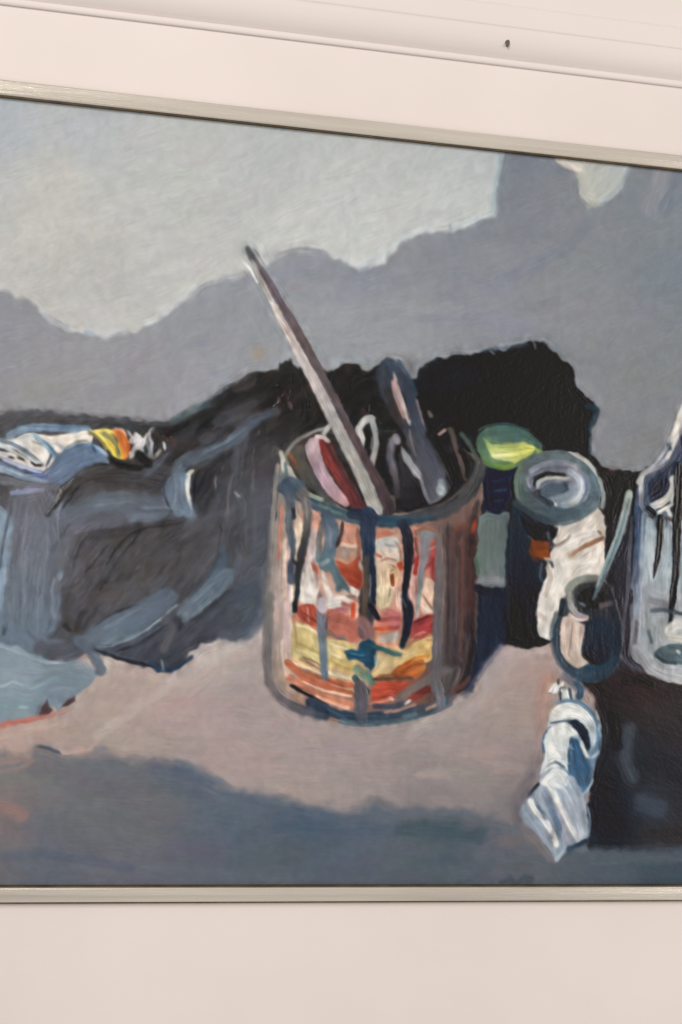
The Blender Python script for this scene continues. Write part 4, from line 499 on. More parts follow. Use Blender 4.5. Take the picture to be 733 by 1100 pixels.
P([(590,782),(600,778),(613,778),(622,790),(613,792),(612,828),(602,824),(590,826),(580,832),(586,808),(584,796)], [(600,785,(222,222,214)),(595,800,(226,228,226)),(608,815,(216,222,226))], TB + '/painted_body', wob=.8, ang=1.4, bris=.05, h=.9); P([(613,791),(622,794),(627,806),(634,818),(635,840),(625,856),(613,842),(610,822)], [(618,800,(64,104,144)),(620,825,(50,96,140)),(630,835,(74,116,156)),(615,840,(110,144,176))], TB + '/painted_blue_panel', wob=.8, ang=1.4, bris=.07, h=.7); S([(624,797),(627,806),(630,813)], 1.8, (220,218,210), a=.95, h=1.2); S([(643,807),(639,812),(635,814)], 1.5, (176,190,200), a=.9)
S([(588,823),(596,818),(606,824)], 1.4, (150,160,168), a=.8); S([(596,818),(606,824)], 1.4, (110,126,142), a=.8)
P([(582,838),(594,826),(604,826),(612,838),(604,848),(592,846),(580,842)], (222,224,222), TB + '/painted_body', wob=.8, h=1); S([(580,841),(573,848),(566,858)], 1.8, [(26,28,34),(54,62,80),(80,90,110)], a=.9, taper=(.1,.3)); S([(612,838),(622,856),(626,880),(628,896)], 5, [(176,188,200),(170,180,194),(160,172,188),(176,186,196)], a=.85, soft=3); S([(604,844),(614,866),(622,888),(624,898)], 3, [(190,200,208),(180,186,198),(176,184,196),(196,200,204)], a=.8); S([(585,852),(593,868),(600,886),(600,898)], 4, [(150,164,184),(116,138,166),(104,128,158),(120,138,162)], a=.9); S([(600,868),(607,886),(608,900)], 4, [(160,162,180),(176,172,182),(170,172,186)], a=.85)
S([(591,846),(598,860),(608,880),(618,898),(622,903)], 3, [(226,226,222),(228,226,218),(210,208,206),(214,214,212),(206,210,214)], TB + '/painted_body', a=.95, h=1.1); S([(570,860),(574,870),(586,884),(594,896),(598,908)], 3, [(222,222,218),(236,232,222),(214,216,214),(230,228,220),(224,224,218)], TB + '/painted_body', a=.95, h=1.2); S([(562,868),(574,886),(588,904),(596,918)], 3, [(140,156,172),(150,164,180),(156,164,180),(156,172,184)], TB, a=.85, soft=3); S([(578,866),(586,880)], 1.6, (90,112,132), a=.7); S([(598,924),(604,916),(612,910)], 2.6, [(176,192,202),(160,178,192),(130,150,170)], TB, a=.9); S([(610,912),(620,908),(630,903)], 2.4, [(70,94,118),(54,76,102),(44,60,84)], TB, a=.95)
S([(637,838),(633,846),(626,854)], 1.4, (170,184,196), a=.9); S([(632,868),(634,884),(632,898)], 1.2, (120,140,164), a=.8); S([(596,888),(592,900)], 2, (140,142,160), a=.6)
for k in range(14):
    x = rng.uniform(590, 610); y = rng.uniform(790, 820); S([(x, y), (x + 6, y + 2)], 1, rng.choice([0, 1]) * np.array((30, 22, 14)) + np.array((206,212,216)), a=.5, h=1.1)
CP = TB + '/painted_cap'
P([(588,744),(593,734),(606,732),(605,739),(602,746),(594,745)], (226,224,220), CP, wob=.6, h=1); S([(600,745),(602,739),(608,738)], 1.4, (100,106,114), a=.8); P([(604,742),(611,740),(612,750),(604,752)], (212,222,218), CP, wob=.5, h=1); S([(602,744),(602,752)], 1.2, (48,56,64), a=.9); S([(612,740),(614,750)], 1.6, [(40,48,58),(60,68,76)], a=.9); S([(616,742),(617,750)], 1.2, (200,200,194), a=.9); S([(600,730),(600,734)], 1.6, (60,54,52), a=.8); S([(620,734),(624,740),(622,748)], 3.6, [(66,90,112),(58,94,130),(50,84,120)], CP, a=.9)
S([(606,726),(614,732),(620,738)], 4, (70,80,94), a=.7, soft=4)
# --- tube of paint at the left, on the drapery
T2 = 'painted_striped_tube'
S([(10,468),(30,460),(60,460),(95,462)], 4, [(140,160,180),(132,154,176),(112,136,160),(130,150,170)], T2, a=.92, soft=2.4); S([(30,458),(64,459),(92,458)], 1.2, (92,112,134), a=.8)
P([(-40,462),(8,472),(30,465),(50,468),(70,466),(96,463),(99,476),(82,478),(70,485),(62,491),(52,503),(44,501),(30,492),(12,482),(-40,476)], [(20,474,(210,214,214)),(40,485,(232,224,212)),(80,470,(238,226,214)),(60,475,(226,216,206)),(50,498,(232,222,212)),(-30,470,(190,196,200))], T2, wob=.8, ang=.2, bris=.05, h=.9)
for q, w, c in (([(-50,462),(0,473),(20,480),(35,490),(46,500)], 2.2, [(96,112,130),(108,126,144),(104,118,132),(96,112,128),(150,160,168)]), ([(-50,470),(0,478),(16,487),(42,499)], 2.4, [(206,210,214),(216,222,224),(212,216,216),(196,204,206)]), ([(-50,484),(0,488),(18,493),(36,500),(46,503)], 3.6, [(220,216,212),(226,222,220),(216,212,214),(226,216,208),(220,210,202)]), ([(40,470),(50,478),(62,490)], 2.6, [(84,108,134),(90,116,142),(84,108,134)]), ([(36,466),(46,476),(58,491)], 1.8, (160,182,198)), ([(35,474),(44,477)], 1.2, (150,150,150)), ([(60,476),(68,482)], 1.6, (176,176,182)), ([(63,489),(57,500),(50,508)], 2.2, [(120,134,152),(106,120,138),(100,116,140)]), ([(55,489),(50,500)], 1.6, (84,94,108)), ([(-60,500),(0,498),(22,504),(42,510)], 1.6, [(90,98,126),(84,90,122),(110,118,146),(80,86,124)]), ([(5,494),(24,501),(44,507)], 2.4, [(176,180,202),(190,196,212),(140,150,176)]), ([(-60,510),(0,504),(24,512),(56,517)], 4, [(160,176,190),(170,188,198),(140,156,174),(116,128,144)]), ([(-60,522),(0,516),(30,521),(60,522)], 4.4, [(104,108,112),(106,108,110),(104,104,108),(98,98,108)]), ([(38,510),(52,513),(62,510)], 2.6, [(92,100,136),(90,96,128),(88,92,124)]), ([(13,530),(28,528),(46,526)], 2.6, [(132,144,170),(150,156,184),(140,138,158)])):
    S(q, w, c, T2, a=.93, h=.9)
for q in ([(10,491),(14,492)], [(20,491),(25,494)], [(34,497),(38,500),(45,500)]): S(q, 1.5, (58,50,44), a=.95, h=.9)
P([(62,490),(70,482),(85,476),(98,477),(109,482),(117,490),(115,497),(100,498),(88,504),(78,512),(66,520),(54,517),(52,510)], [(70,495,(104,120,142)),(95,485,(96,114,138)),(75,510,(100,110,136)),(110,490,(104,124,148)),(60,512,(96,108,128))], T2 + '/painted_bowl', wob=.8, ang=-.5, bris=.08, h=.8); S([(98,478),(108,483),(116,491),(116,496)], 1.6, [(120,146,176),(150,176,200),(160,184,206),(150,170,190)], a=.95, h=1); S([(72,482),(84,476),(97,476)], 1.4, (140,156,170), a=.8); S([(72,480),(84,474),(94,473)], 1, (120,118,100), a=.8); S([(100,480),(102,486)], 1.6, (60,74,96), a=.8)
SB = T2 + '/painted_stripe#'
P([(96,463),(122,462),(131,480),(134,494),(128,493),(119,486),(110,474),(100,467)], [(105,466,(230,214,140)),(120,470,(226,208,100)),(122,486,(238,206,64)),(130,488,(228,184,60))], SB + '1', wob=.6, ang=1.0, bris=.06, h=1); S([(96,465),(104,468),(110,474),(114,482)], 2, [(116,112,90),(132,124,84),(140,130,80),(160,146,90)], a=.9); S([(112,466),(120,472),(126,480),(128,489)], 2.4, [(128,130,104),(132,128,92),(120,116,88),(130,120,84)], a=.9); S([(104,464),(114,476),(124,490)], 1.4, (244,226,110), a=.85); S([(120,466),(126,474),(128,486)], .9, (70,74,70), a=.8); S([(128,476),(132,490)], 1.6, (236,200,80), a=.85)
P([(121,462),(129,461),(135,466),(139,476),(139,488),(134,495),(130,482),(126,472)], [(128,466,(224,130,70)),(134,478,(214,96,46)),(136,490,(222,160,84))], SB + '2', wob=.6, ang=1.2, bris=.08, h=1); S([(124,461),(131,461),(135,467)], 1.2, (226,180,160), a=.9); S([(138,478),(139,488)], 1.2, (180,80,44), a=.8)
C2 = T2 + '/painted_tube_cap'
for q, w in (([(143,474),(149,470),(153,476),(148,480)], 3.2), ([(146,466),(148,474),(144,482),(142,490)], 1.6), ([(154,474),(159,467),(164,461)], 1.5), ([(150,480),(153,484)], 1.8), ([(138,464),(140,468)], 1.5), ([(141,486),(140,491)], 1.6), ([(143,470),(150,478),(155,472)], 2)):
    S(q, w, (206,202,202), C2, a=.93, h=1.3, rough=.3)
S([(159,468),(163,476),(162,486),(160,490)], 1.9, [(150,146,146),(196,190,194),(200,192,198),(180,172,178)], C2, a=.9, h=1.2); S([(158,474),(160,484),(164,489)], 1.2, (150,146,152), C2, a=.8); S([(164,463),(172,470),(175,480),(170,490)], 2.6, (58,54,50), a=.8, h=1); S([(176,476),(177,482)], 1.4, (206,202,200), a=.9, h=1.3); S([(168,490),(172,484)], 1.4, (166,162,158), a=.9, h=1.2); S([(156,488),(166,492)], 1.4, (120,114,112), a=.8); S([(148,488),(160,498)], 5, (38,36,34), a=.8, soft=3); S([(118,492),(130,500),(150,503)], 3.4, (40,38,36), a=.85, soft=2.6); S([(60,540),(64,528)], 1, (150,144,138), a=.8); S([(65,526),(66,530)], 1.2, (176,172,168), a=.9, h=1.4)
for q in ([(176,468),(182,475)], [(184,470),(186,480)], [(188,472),(189,480)]): S(q, 1, (86,60,58), a=.7, h=1)
# ------------------------------------------------------------------ light levels and what each painted thing looks like
AMB, KEY, FILL = .375, 43.0, 36.0
LIGHTC = (1.0, .945, .875)                         # what a white surface on the canvas sends back under these lamps
VEIL = (.014, .0112, .0092)
PLABELS = {
 'painted_wall': 'pale grey painted light on the wall', 'painted_shadow': 'mid grey painted shadow along the wall', 'painted_tabletop': 'pinkish grey painted table top', 'painted_table_shadow': 'blue grey painted shadow across the front of the table',
 'painted_drapery': 'dark grey and black painted drapery with slate blue folds', 'painted_cloth': 'pale blue painted cloth at the left edge', 'painted_can': 'painted tin can with a red and yellow label', 'painted_brush': 'dark slate painted brush with a pink streak',
 'painted_palette_knife': 'grey painted palette knife', 'painted_ring': 'pale grey painted loop', 'painted_brush_handle#long': 'long mauve painted handle leaning out of the can', 'painted_brush_handle#pink': 'pink painted handle inside the can', 'painted_brush_handle#red': 'dark red painted handle inside the can', 'painted_brush_handle#brown': 'thin brown painted handle at the right of the can',
 'painted_bottle': 'painted bottle with a green and yellow lid', 'painted_jar': 'dark painted jar with a round open top and cream label', 'painted_pot': 'small dark painted pot', 'painted_stick': 'thin pale painted stick standing in the pot', 'painted_glass_jar': 'painted glass jar with blue white edges', 'painted_tube': 'white and blue painted paint tube lying by the frame', 'painted_striped_tube': 'painted paint tube with yellow and orange stripes',
 'painted_can/painted_drip#1': 'blue grey drip of paint', 'painted_can/painted_drip#2': 'thin brown grey drip of paint', 'painted_can/painted_drip#3': 'wide pale blue grey drip of paint', 'painted_can/painted_drip#4': 'long navy drip ending in a teal splash', 'painted_can/painted_drip#5': 'black drip swelling towards its end', 'painted_can/painted_drip#6': 'tapering pale grey drip', 'painted_can/painted_drip#7': 'broad taupe drip down the right side', 'painted_can/painted_drip#8': 'short grey drip over the yellow band'}
# ------------------------------------------------------------------ wet paint: edges dragged a little, colours bled into each other
def shift_sample(A, dx, dy):
    j, i = np.mgrid[0:A.shape[0], 0:A.shape[1]]
    x = np.clip(i + dx, 0, A.shape[1] - 1.001); y = np.clip(j + dy, 0, A.shape[0] - 1.001)
    x0 = x.astype(int); y0 = y.astype(int); fx = x - x0; fy = y - y0
    if A.ndim == 3: fx = fx[..., None]; fy = fy[..., None]
    return (A[y0, x0] * (1 - fx) + A[y0, x0 + 1] * fx) * (1 - fy) + (A[y0 + 1, x0] * (1 - fx) + A[y0 + 1, x0 + 1] * fx) * fy

def blur(A, r):
    k = np.exp(-.5 * (np.arange(-int(3 * r) - 1, int(3 * r) + 2) / r) ** 2); k /= k.sum(); n = len(k) // 2
    for ax in (0, 1):
        pad = [(0, 0)] * A.ndim; pad[ax] = (n, n)
        B = np.pad(A, pad, mode='edge'); A = sum(w * np.take(B, np.arange(q, q + A.shape[ax]), axis=ax) for q, w in enumerate(k))
    return A

# one pass over the whole mixture: mid greys a little lighter, blacks deeper, blues held back
Lm = COL @ np.array([.3, .59, .11]); sat = (COL.max(-1) - COL.min(-1)) / (COL.max(-1) + .02)
Lo = np.interp(Lm * 255, [0, 20, 38, 50, 66, 80, 95, 117, 154, 190, 215, 255], [0, 15, 32, 49, 73, 89, 105, 123, 154, 188, 217, 255]) / 255
gain = (Lo + .004) / (Lm + .004); gain = np.where(gain > 1, 1 + (gain - 1) * np.clip(1.25 - 1.9 * sat, .15, 1), gain)
COL = np.clip(COL * gain[..., None] * np.array([1.0, 1.0, .99]), 0, 1)
COL = COL * (1 + .022 * vnoise(PX / 1.1, PY / 1.1, 61) + .03 * vnoise(PX / 2.3, PY / 2.3, 62))[..., None]
# the things at the right are painted darker and duller in their half tones
obj = np.zeros(PX.shape)
for nm in PARTS:
    if nm.split('/')[0] in ('painted_bottle', 'painted_jar', 'painted_glass_jar', 'painted_tube'): obj[PID == PARTS.index(nm)] = 1
obj = blur(obj, 1.2); Lm = COL @ np.array([.3, .59, .11])
Lo = np.interp(Lm * 255, [0, 40, 60, 90, 112, 140, 180, 212, 255], [0, 32, 46, 70, 90, 122, 173, 214, 255]) / 255
g = (1 + ((Lo + .004) / (Lm + .004) - 1) * obj)[..., None]; COL = COL * g
Lm = (COL @ np.array([.3, .59, .11]))[..., None]; COL = np.clip(Lm + (COL - Lm) * (1 - .12 * obj[..., None]), 0, 1)
# wet into wet: broken tone inside every patch, and neighbours dragged across each other here and there
busy = np.clip(blur(np.abs(np.gradient(blur(COL.mean(-1), 1.0))[0]) + np.abs(np.gradient(blur(COL.mean(-1), 1.0))[1]), 7) * 28, .18, 1)
stiff = np.ones(PX.shape)
for nm in PARTS:
    if 'handle' in nm or 'stick' in nm or 'stem' in nm: stiff[PID == PARTS.index(nm)] = 0
stiff = 1 - np.clip(blur(1 - stiff, 3) * 2.2, 0, 1)
calm = 1 - .8 * np.clip(busy * 1.2 - .2, 0, 1)
a1 = (stiff * calm * np.clip(.15 + 1.5 * fbm(PX / 14, PY / 14, 81), 0, .75))[..., None]
COL = COL * (1 - a1) + shift_sample(COL, 9 * vnoise(PX / 8, PY / 11, 82), 11 * vnoise(PX / 7, PY / 10, 83)) * a1
COL = np.clip(COL * (1 + busy * (.20 * vnoise(PX / 5.5, PY / 9, 84) + .15 * vnoise(PX / 11, PY / 8, 85) + .10 * vnoise(PX / 2.4, PY / 4, 86)))[..., None], 0, 1)
COL = np.clip(COL + (busy * .022 * vnoise(PX / 9, PY / 9, 87))[..., None] * np.array([1.0, -.2, -1.0]), 0, 1)
wdx = (.5 + .9 * stiff * calm) * vnoise(PX / 6, PY / 6, 31) + .8 * vnoise(PX / 2.6, PY / 2.6, 32); wdy = (.5 + .9 * stiff * calm) * vnoise(PX / 6, PY / 6, 33) + .8 * vnoise(PX / 2.6, PY / 2.6, 34)
COL = shift_sample(COL, wdx, wdy); HGT = shift_sample(HGT, wdx, wdy)
wet = np.clip(.45 + 1.3 * fbm(PX / 30, PY / 30, 41), 0, 1)[..., None]
COL = COL * (1 - wet) + blur(COL, .85) * wet * .8 + COL * wet * .2
# drag the colours a few bristles along the way each edge runs
lum = blur(COL.mean(-1), .8); ly, lx = np.gradient(lum)
jxx, jyy, jxy = blur(lx * lx, 2.2), blur(ly * ly, 2.2), blur(lx * ly, 2.2)
th = .5 * np.arctan2(2 * jxy, jxx - jyy) + math.pi / 2
tx, ty = np.cos(th), np.sin(th)
acc = COL.copy(); den = 1.0
for q in (1.0, 2.0):
    w_ = math.exp(-(q / 1.9) ** 2)
    acc += w_ * (shift_sample(COL, tx * q, ty * q) + shift_sample(COL, -tx * q, -ty * q)); den += 2 * w_
COL = acc / den
# hair lines of the brush, running with the strokes
pang = np.where(PID == PARTS.index('painted_drapery'), np.where((PX > 235) | (PX < 62), -1.45, -.65), np.where(PY > 640, .04, -.4)) + .5 * fbm(PX / 60, PY / 60, 95)
kxx, kyy, kxy = blur(jxx, 4), blur(jyy, 4), blur(jxy, 4); prior = 1.2e-5
kxx, kyy, kxy = kxx + prior * np.sin(pang) ** 2, kyy + prior * np.cos(pang) ** 2, kxy - prior * np.sin(pang) * np.cos(pang)
th = .5 * np.arctan2(2 * kxy, kxx - kyy) + math.pi / 2; tx, ty = np.cos(th), np.sin(th)
hair = np.random.RandomState(9).randn(*PX.shape); hl = hair.copy(); hx_, hy_ = np.zeros(PX.shape), np.zeros(PX.shape); wsum = 1.0
for sg in (1, -1):
    ox, oy = np.zeros(PX.shape), np.zeros(PX.shape); ptx, pty = sg * tx, sg * ty
    for q in range(9):
        ox += ptx * 1.3; oy += pty * 1.3
        w_ = 1 - q / 10
        hl += w_ * shift_sample(hair, ox, oy); wsum += w_
        ntx, nty = shift_sample(tx, ox, oy), shift_sample(ty, ox, oy); dt = np.sign(ntx * ptx + nty * pty + 1e-9); ptx, pty = ntx * dt, nty * dt
hl /= hl.std()
patchy = np.clip(.5 + 1.1 * fbm(PX / 24, PY / 24, 91), .1, 1) * (.10 + .90 * np.clip(busy, 0, 1))
COL = np.clip(COL * (1 + .042 * patchy * hl)[..., None] + (.004 * patchy * hl)[..., None], 0, 1)
HGT = blur(HGT, .85) + .13 * patchy * blur(hl, .5) + .10 * fbm(PX / 2.2, PY / 2.2, 51)
# the weave showing through thin paint
thin = np.clip(1 - HGT * 1.6, 0, 1)
HGT = HGT + .06 * thin * np.sin(GX * 2 * math.pi / .0019) * np.sin(GZ * 2 * math.pi / .0019)

# ------------------------------------------------------------------ scene
import bpy, bmesh
scene = bpy.context.scene
C = scene.collection
world = bpy.data.worlds.new('World'); scene.world = world; world.use_nodes = True
wn = world.node_tree.nodes; wn['Background'].inputs[0].default_value = (1.0, .93, .86, 1); wn['Background'].inputs[1].default_value = AMB

def mat(name, base, rough=.5, spec=.3, metal=0.0):
    m = bpy.data.materials.new(name); m.use_nodes = True
    b = m.node_tree.nodes['Principled BSDF']
    b.inputs['Base Color'].default_value = (*base, 1); b.inputs['Roughness'].default_value = rough
    b.inputs['Specular IOR Level'].default_value = spec; b.inputs['Metallic'].default_value = metal
    return m, m.node_tree.nodes, m.node_tree.links, b

def mottled(name, c0, c1, scale, rough, spec, bump, stretch=(1, 1, 1), metal=0.0, detail=6):
    m, n, l, b = mat(name, c0, rough, spec, metal)
    tc = n.new('ShaderNodeTexCoord'); mp = n.new('ShaderNodeMapping'); mp.inputs['Scale'].default_value = stretch
    nz = n.new('ShaderNodeTexNoise'); nz.inputs['Scale'].default_value = scale; nz.inputs['Detail'].default_value = detail
    cr = n.new('ShaderNodeValToRGB'); cr.color_ramp.elements[0].color = (*c0, 1); cr.color_ramp.elements[1].color = (*c1, 1)
    cr.color_ramp.elements[0].position = .3; cr.color_ramp.elements[1].position = .7
    bp = n.new('ShaderNodeBump'); bp.inputs['Strength'].default_value = bump; bp.inputs['Distance'].default_value = .0006
    l.new(tc.outputs['Object'], mp.inputs[0]); l.new(mp.outputs[0], nz.inputs[0]); l.new(nz.outputs[0], cr.inputs[0]); l.new(cr.outputs[0], b.inputs['Base Color'])
    n2 = n.new('ShaderNodeTexNoise'); n2.inputs['Scale'].default_value = scale * 9; n2.inputs['Detail'].default_value = 3
    l.new(mp.outputs[0], n2.inputs[0]); l.new(n2.outputs[0], bp.inputs['Height']); l.new(bp.outputs[0], b.inputs['Normal'])
    return m

WALL = mottled('white_wall_paint', (.785, .724, .708), (.845, .782, .766), 5, .6, .2, .5, detail=9)
TRIM = mottled('white_trim_paint', (.785, .732, .718), (.815, .762, .748), 14, .45, .3, .2, (.4, 1, 1))
SILVER = mottled('brushed_silver', (.66, .61, .545), (.92, .875, .80), 130, .30, .5, .45, (.03, 1, 1), metal=.65)
SILVERV = mottled('brushed_silver_upright', (.66, .61, .545), (.92, .875, .80), 130, .30, .5, .45, (1, 1, .03), metal=.65)
SHADOWEDGE = mottled('brown_shadow_edge', (.13, .095, .055), (.21, .16, .09), 80, .5, .3, .2)  # contact shadow between frame and wall, put into a brown colour
DARKEDGE = mottled('shaded_rebate', (.06, .043, .02), (.11, .08, .042), 80, .5, .25, .2)
LINEN = mottled('raw_linen', (.45, .40, .32), (.55, .49, .40), 120, .8, .1, .4)
HOLE = mottled('nail_dark', (.07, .06, .05), (.17, .145, .12), 300, .5, .3, .2)

pm, n, l, b = mat('oil_paint', (.5, .5, .5), .36, .3)
at = n.new('ShaderNodeAttribute'); at.attribute_name = 'paint'
l.new(at.outputs['Color'], b.inputs['Base Color'])
nz = n.new('ShaderNodeTexNoise'); nz.inputs['Scale'].default_value = 700; nz.inputs['Detail'].default_value = 2
bp = n.new('ShaderNodeBump'); bp.inputs['Strength'].default_value = .12; bp.inputs['Distance'].default_value = .0003
tc = n.new('ShaderNodeTexCoord'); l.new(tc.outputs['Object'], nz.inputs[0]); l.new(nz.outputs[0], bp.inputs['Height']); l.new(bp.outputs[0], b.inputs['Normal'])
OIL = pm

def link(name, me, material, parent=None):
    o = bpy.data.objects.new(name, me); C.objects.link(o)
    if material: me.materials.append(material)
    o.parent = parent
    return o

def mesh(name, verts, faces, material, parent=None, smooth=False):
    me = bpy.data.meshes.new(name); me.from_pydata([tuple(map(float, v)) for v in verts], [], faces); me.update()
    bm = bmesh.new(); bm.from_mesh(me); bmesh.ops.recalc_face_normals(bm, faces=bm.faces); bm.to_mesh(me); bm.free()
    if smooth: me.polygons.foreach_set('use_smooth', [True] * len(me.polygons))
    return link(name, me, material, parent)

# --- wall
WY = .0030
wall = mesh('wall', [(-1.6, WY, -1.1), (1.9, WY, -1.1), (1.9, WY, 1.1), (-1.6, WY, 1.1)], [(0, 1, 2, 3)], WALL); wall['kind'] = 'structure'
# --- moulding on the wall above the picture: one profile run along the wall
zs = lambda py: on_plane(366, py, WY)[1]
g0 = zs(50.0)
prof = [(g0 + .0010, .0006), (g0 + .0009, -.0008), (g0 + .0002, -.0016), (g0 + .0012, -.0034), (g0 + .0030, -.0040), (g0 + .0046, -.0034), (g0 + .0056, -.0018), (g0 + .0060, .0006),
        (g0 + .0068, -.0010), (g0 + .0095, -.0052), (g0 + .0135, -.0094), (g0 + .0180, -.0124), (g0 + .0230, -.0142), (g0 + .0272, -.0148), (g0 + .0288, -.0148), (g0 + .0290, -.0105), (g0 + .0296, -.0105), (g0 + .0299, -.0151),
        (g0 + .0420, -.0154), (g0 + .0445, -.0150), (g0 + .0462, -.0138), (g0 + .0470, -.0120), (g0 + .0472, -.0080), (g0 + .090, -.0078), (g0 + .092, -.006), (g0 + .0925, .001)]
pr = crom([(z * 1000, y * 640) for z, y in prof], step=.35); prof = [(z / 1000, y / 1000) for z, y in pr]
XA, XB = -1.5, 1.8
NS = 12
vv = []; ff = []
for i in range(NS + 1):
    x = XA + (XB - XA) * i / NS
    for z, y in prof: vv.append((x, WY + y - .0005, z))
m_ = len(prof)
for i in range(NS):
    for k in range(m_ - 1): ff.append((i * m_ + k, (i + 1) * m_ + k, (i + 1) * m_ + k + 1, i * m_ + k + 1))
mould = mesh('wall_moulding', vv, ff, TRIM)
mould['label'] = 'white painted moulding with a rounded bead and hollow, running along the wall above the silver frame'; mould['category'] = 'moulding'
# the dark nail hole left in it
hx, hz = on_plane(545.5, 45.5, WY - .008)
vv = []; ff = []
rr = np.random.RandomState(5)
for q, (rad, dy) in enumerate(((.0024, 0), (.0019, -.0006), (.0008, -.0008))):
    for k in range(12):
        t = 2 * math.pi * k / 12; r_ = rad * (1 + .25 * (rr.rand() - .5))
        vv.append((hx + r_ * math.cos(t) * .85, WY - .0082 + dy, hz + r_ * math.sin(t) * 1.15 - (.0014 if math.sin(t) < -.7 and q < 2 else 0)))
for q in range(2):
    for k in range(12): ff.append((q * 12 + k, q * 12 + (k + 1) % 12, (q + 1) * 12 + (k + 1) % 12, (q + 1) * 12 + k))
ff.append(tuple(range(24, 36)))
hole = mesh('nail_head', vv, ff, HOLE, mould, True); hole['label'] = 'small dark nail head in the moulding'

# --- the picture
root = bpy.data.objects.new('framed_painting', None); C.objects.link(root); root.empty_display_size = .1
root['label'] = 'oil still life with a dripping paint tin and brushes, in a thin silver frame'; root['category'] = 'painting'
base_loc = (float((CX0 + CX1) / 2), WY, float(CZ1)); root.location = base_loc
from mathutils import Matrix
def adopt(o):
    o.parent = root; o.matrix_parent_inverse = Matrix.Translation(base_loc).inverted(); return o

FY, BY = -.0056, .0026                         # front and back of the frame
top_out, top_in = on_plane(366, 125.5, FY)[1], on_plane(366, 141.2, FY)[1]
bot_in, bot_out = on_plane(366, 953.6, FY)[1], on_plane(366, 968.6, FY)[1]
lf_in, rt_in = X_LEFT, X_RIGHT
wd = top_out - top_in
lf_out, rt_out = lf_in - wd, rt_in + wd
GAP = .0016                                      # dark brown strip past the silver face, standing in for the contact shadow
def rail(name, a0, a1, b1, b0, material):
    """A mitred length of frame: outer corners a0, a1, inner corners b0, b1 (x, z), with eased edges and an inward step."""
    o = []; f = []
    cx, cz = (lf_in + rt_in) / 2, (top_in + bot_in) / 2
    def lerp(p, q, t): return (p[0] + (q[0] - p[0]) * t, p[1] + (q[1] - p[1]) * t)
    steps = [(0.0, BY - .003), (0.0, FY + .0009), (.03, FY + .0003), (.09, FY), (.5, FY - .0003), (.90, FY), (.97, FY + .0003), (1.0, FY + .0010), (1.0, FY + .0030)]
    nseg = 40
    for i in range(nseg + 1):
        t = i / nseg
        A = lerp(a0, a1, t); Bq = lerp(b0, b1, t)
        for s, y in steps:
            p = lerp(A, Bq, s); o.append((p[0], y, p[1]))
    k = len(steps)
    for i in range(nseg):
        for q in range(k - 1): f.append((i * k + q, (i + 1) * k + q, (i + 1) * k + q + 1, i * k + q + 1))
    ob = adopt(mesh(name, o, f, material)); return ob
e = .00015
rail('frame_rail', (lf_out + e, top_out), (rt_out - e, top_out), (rt_in - e, top_in), (lf_in + e, top_in), SILVER)
rail('frame_rail', (lf_out + e, bot_out), (rt_out - e, bot_out), (rt_in - e, bot_in), (lf_in + e, bot_in), SILVER)
rail('frame_rail', (lf_out, top_out - e), (lf_out, bot_out + e), (lf_in, bot_in + e), (lf_in, top_in - e), SILVERV)
rail('frame_rail', (rt_out, top_out - e), (rt_out, bot_out + e), (rt_in, bot_in + e), (rt_in, top_in - e), SILVERV)
def ring(name, x0, x1, z0, z1, w, y0, y1, material):
    o = []; f = []
    for (xa, xb, za, zb) in ((x0, x1, z0, z1), (x0 + w, x1 - w, z0 + w, z1 - w)):
        for y in (y0, y1):
            o += [(xa, y, za), (xb, y, za), (xb, y, zb), (xa, y, zb)]
    for q in range(4):
        r_ = (q + 1) % 4
        f += [(q, r_, 4 + r_, 4 + q), (8 + q, 12 + q, 12 + r_, 8 + r_), (4 + q, 4 + r_, 12 + r_, 12 + q), (q, 8 + q, 8 + r_, r_)]
    return adopt(mesh(name, o, f, material))
ring('frame_shadow_edge', lf_out - .0010, rt_out + .0010, bot_out - .0023, top_out + .0007, .006, BY, BY - .0035, SHADOWEDGE)  # added backing strip whose brown draws the shadow line around the frame
ring('frame_rebate', lf_in - .0035, rt_in + .0035, bot_in - .0035, top_in + .0035, .0046, .0008, FY + .0016, DARKEDGE)  # rebate strip, coloured dark so it carries the frame's inner shadow too

# canvas board behind the paint
bd = [(x, y, z) for y in (.0008, .0026) for x, z in ((CX0, CZ1), (CX1, CZ1), (CX1, CZ0), (CX0, CZ0))]
board = adopt(mesh('canvas', bd, [(0, 1, 2, 3), (4, 5, 6, 7), (0, 1, 5, 4), (1, 2, 6, 5), (2, 3, 7, 6), (3, 0, 4, 7)], LINEN)); board['label'] = 'stretched linen canvas under the paint'

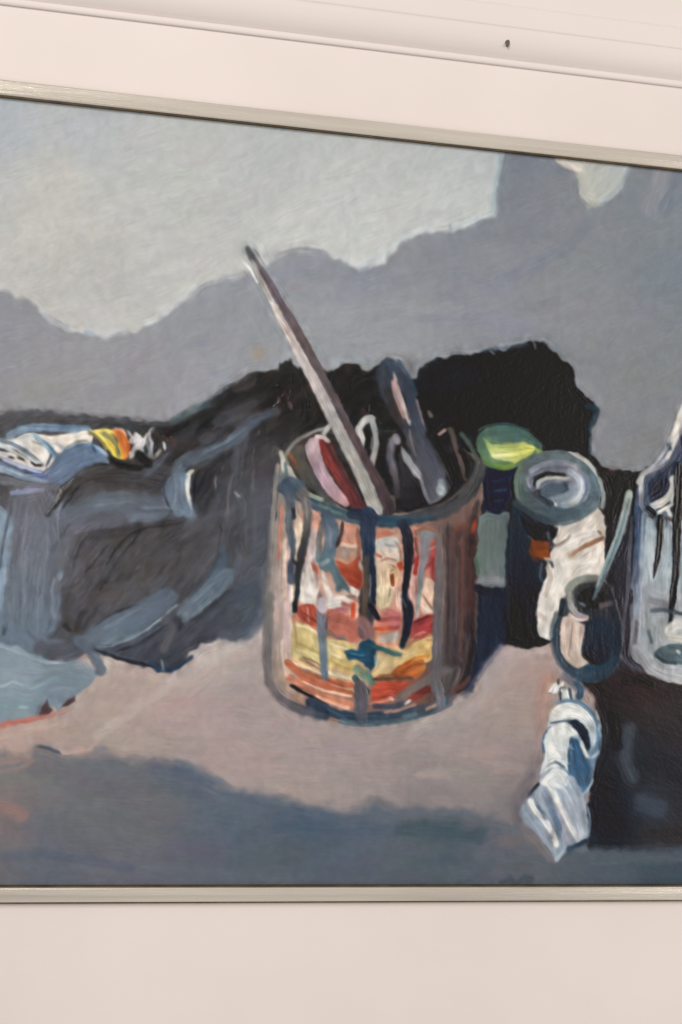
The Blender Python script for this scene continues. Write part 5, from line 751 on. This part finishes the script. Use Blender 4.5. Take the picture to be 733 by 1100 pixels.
# --- the paint itself: real relief, split where one painted thing ends and the next begins
RELIEF = .0009
YP = -.0002 - RELIEF * HGT
lin = np.where(COL <= .04045, COL / 12.92, ((COL + .055) / 1.055) ** 2.4)
alb = np.clip((lin - np.array(VEIL)) / np.array(LIGHTC), .004, .92)
gy = np.gradient(YP, axis=1) / (GX[0, 1] - GX[0, 0]); gz = np.gradient(YP, axis=0) / (GZ[1, 0] - GZ[0, 0])
NRM = np.stack([gy, -np.ones_like(gy), gz], -1); NRM /= np.linalg.norm(NRM, axis=-1, keepdims=True)
fid = PID[:-1, :-1]
PLABEL = PLABELS
made = {}
order = sorted(range(len(PARTS)), key=lambda k: PARTS[k].count('/'))
for k in order:
    nm = PARTS[k]
    jj, ii = np.nonzero(fid == k)
    if len(jj) < 6: continue
    quad = np.stack([jj * NXG + ii, (jj + 1) * NXG + ii, (jj + 1) * NXG + ii + 1, jj * NXG + ii + 1], 1)
    u, inv = np.unique(quad, return_inverse=True); inv = inv.reshape(-1).astype(np.int32)
    me = bpy.data.meshes.new(nm.split('/')[-1].split('#')[0])
    me.vertices.add(len(u)); co = np.stack([GX.ravel()[u], YP.ravel()[u], GZ.ravel()[u]], 1).astype(np.float32); me.vertices.foreach_set('co', co.ravel())
    me.loops.add(len(inv)); me.loops.foreach_set('vertex_index', inv)
    me.polygons.add(len(jj)); me.polygons.foreach_set('loop_start', np.arange(0, len(inv), 4, dtype=np.int32)); me.polygons.foreach_set('loop_total', np.full(len(jj), 4, np.int32))
    me.polygons.foreach_set('use_smooth', np.ones(len(jj), bool))
    at_ = me.color_attributes.new('paint', 'FLOAT_COLOR', 'POINT')
    at_.data.foreach_set('color', np.concatenate([alb.reshape(-1, 3)[u], np.ones((len(u), 1))], 1).astype(np.float32).ravel())
    me.update(calc_edges=True)
    me.normals_split_custom_set_from_vertices([tuple(v) for v in NRM.reshape(-1, 3)[u]])
    o = link(me.name, me, OIL)
    if '/' in nm: o.parent = made[nm.split('/')[0]]
    else: adopt(o); made[nm] = o
    if nm in PLABEL: o['label'] = PLABEL[nm]

# ------------------------------------------------------------------ light
def area(name, loc, target, size, energy, col):
    d = bpy.data.lights.new(name, 'AREA'); d.shape = 'RECTANGLE'; d.size, d.size_y = size; d.energy = energy; d.color = col
    o = bpy.data.objects.new(name, d); C.objects.link(o); o.location = loc
    from mathutils import Vector
    o.rotation_euler = (Vector(target) - Vector(loc)).to_track_quat('-Z', 'Y').to_euler(); return o
area('ceiling_lamp', (-1.4, -2.2, 1.15), (0, 0, 0), (.9, .9), KEY, (1, .93, .86))
area('fill_light', (2.4, -1.7, .1), (0, 0, -.1), (1.4, 1.4), FILL, (1, .92, .84))  # added fill that evens out the light, not a known lamp

cam = bpy.data.cameras.new('camera'); co = bpy.data.objects.new('camera', cam); C.objects.link(co)
cam.sensor_fit = 'HORIZONTAL'; cam.sensor_width = 24.0; cam.lens = FPX / IMW * 24.0
M = Matrix(((RIGHT[0], UP[0], -FWD[0], EYE[0]), (RIGHT[1], UP[1], -FWD[1], EYE[1]), (RIGHT[2], UP[2], -FWD[2], EYE[2]), (0, 0, 0, 1)))
co.matrix_world = M; cam.clip_start = .05; cam.clip_end = 50
fx, fz = on_plane(230, 500); cam.dof.use_dof = True
cam.dof.focus_distance = float(np.dot(np.array([fx, 0, fz]) - EYE, FWD)); cam.dof.aperture_fstop = 8.0
scene.camera = co; scene.cycles.filter_width = 1.4
vs = scene.view_settings; scene.display_settings.display_device = 'sRGB'
vs.view_transform = 'Standard'; vs.look = 'None'; vs.exposure = 0; vs.gamma = 1
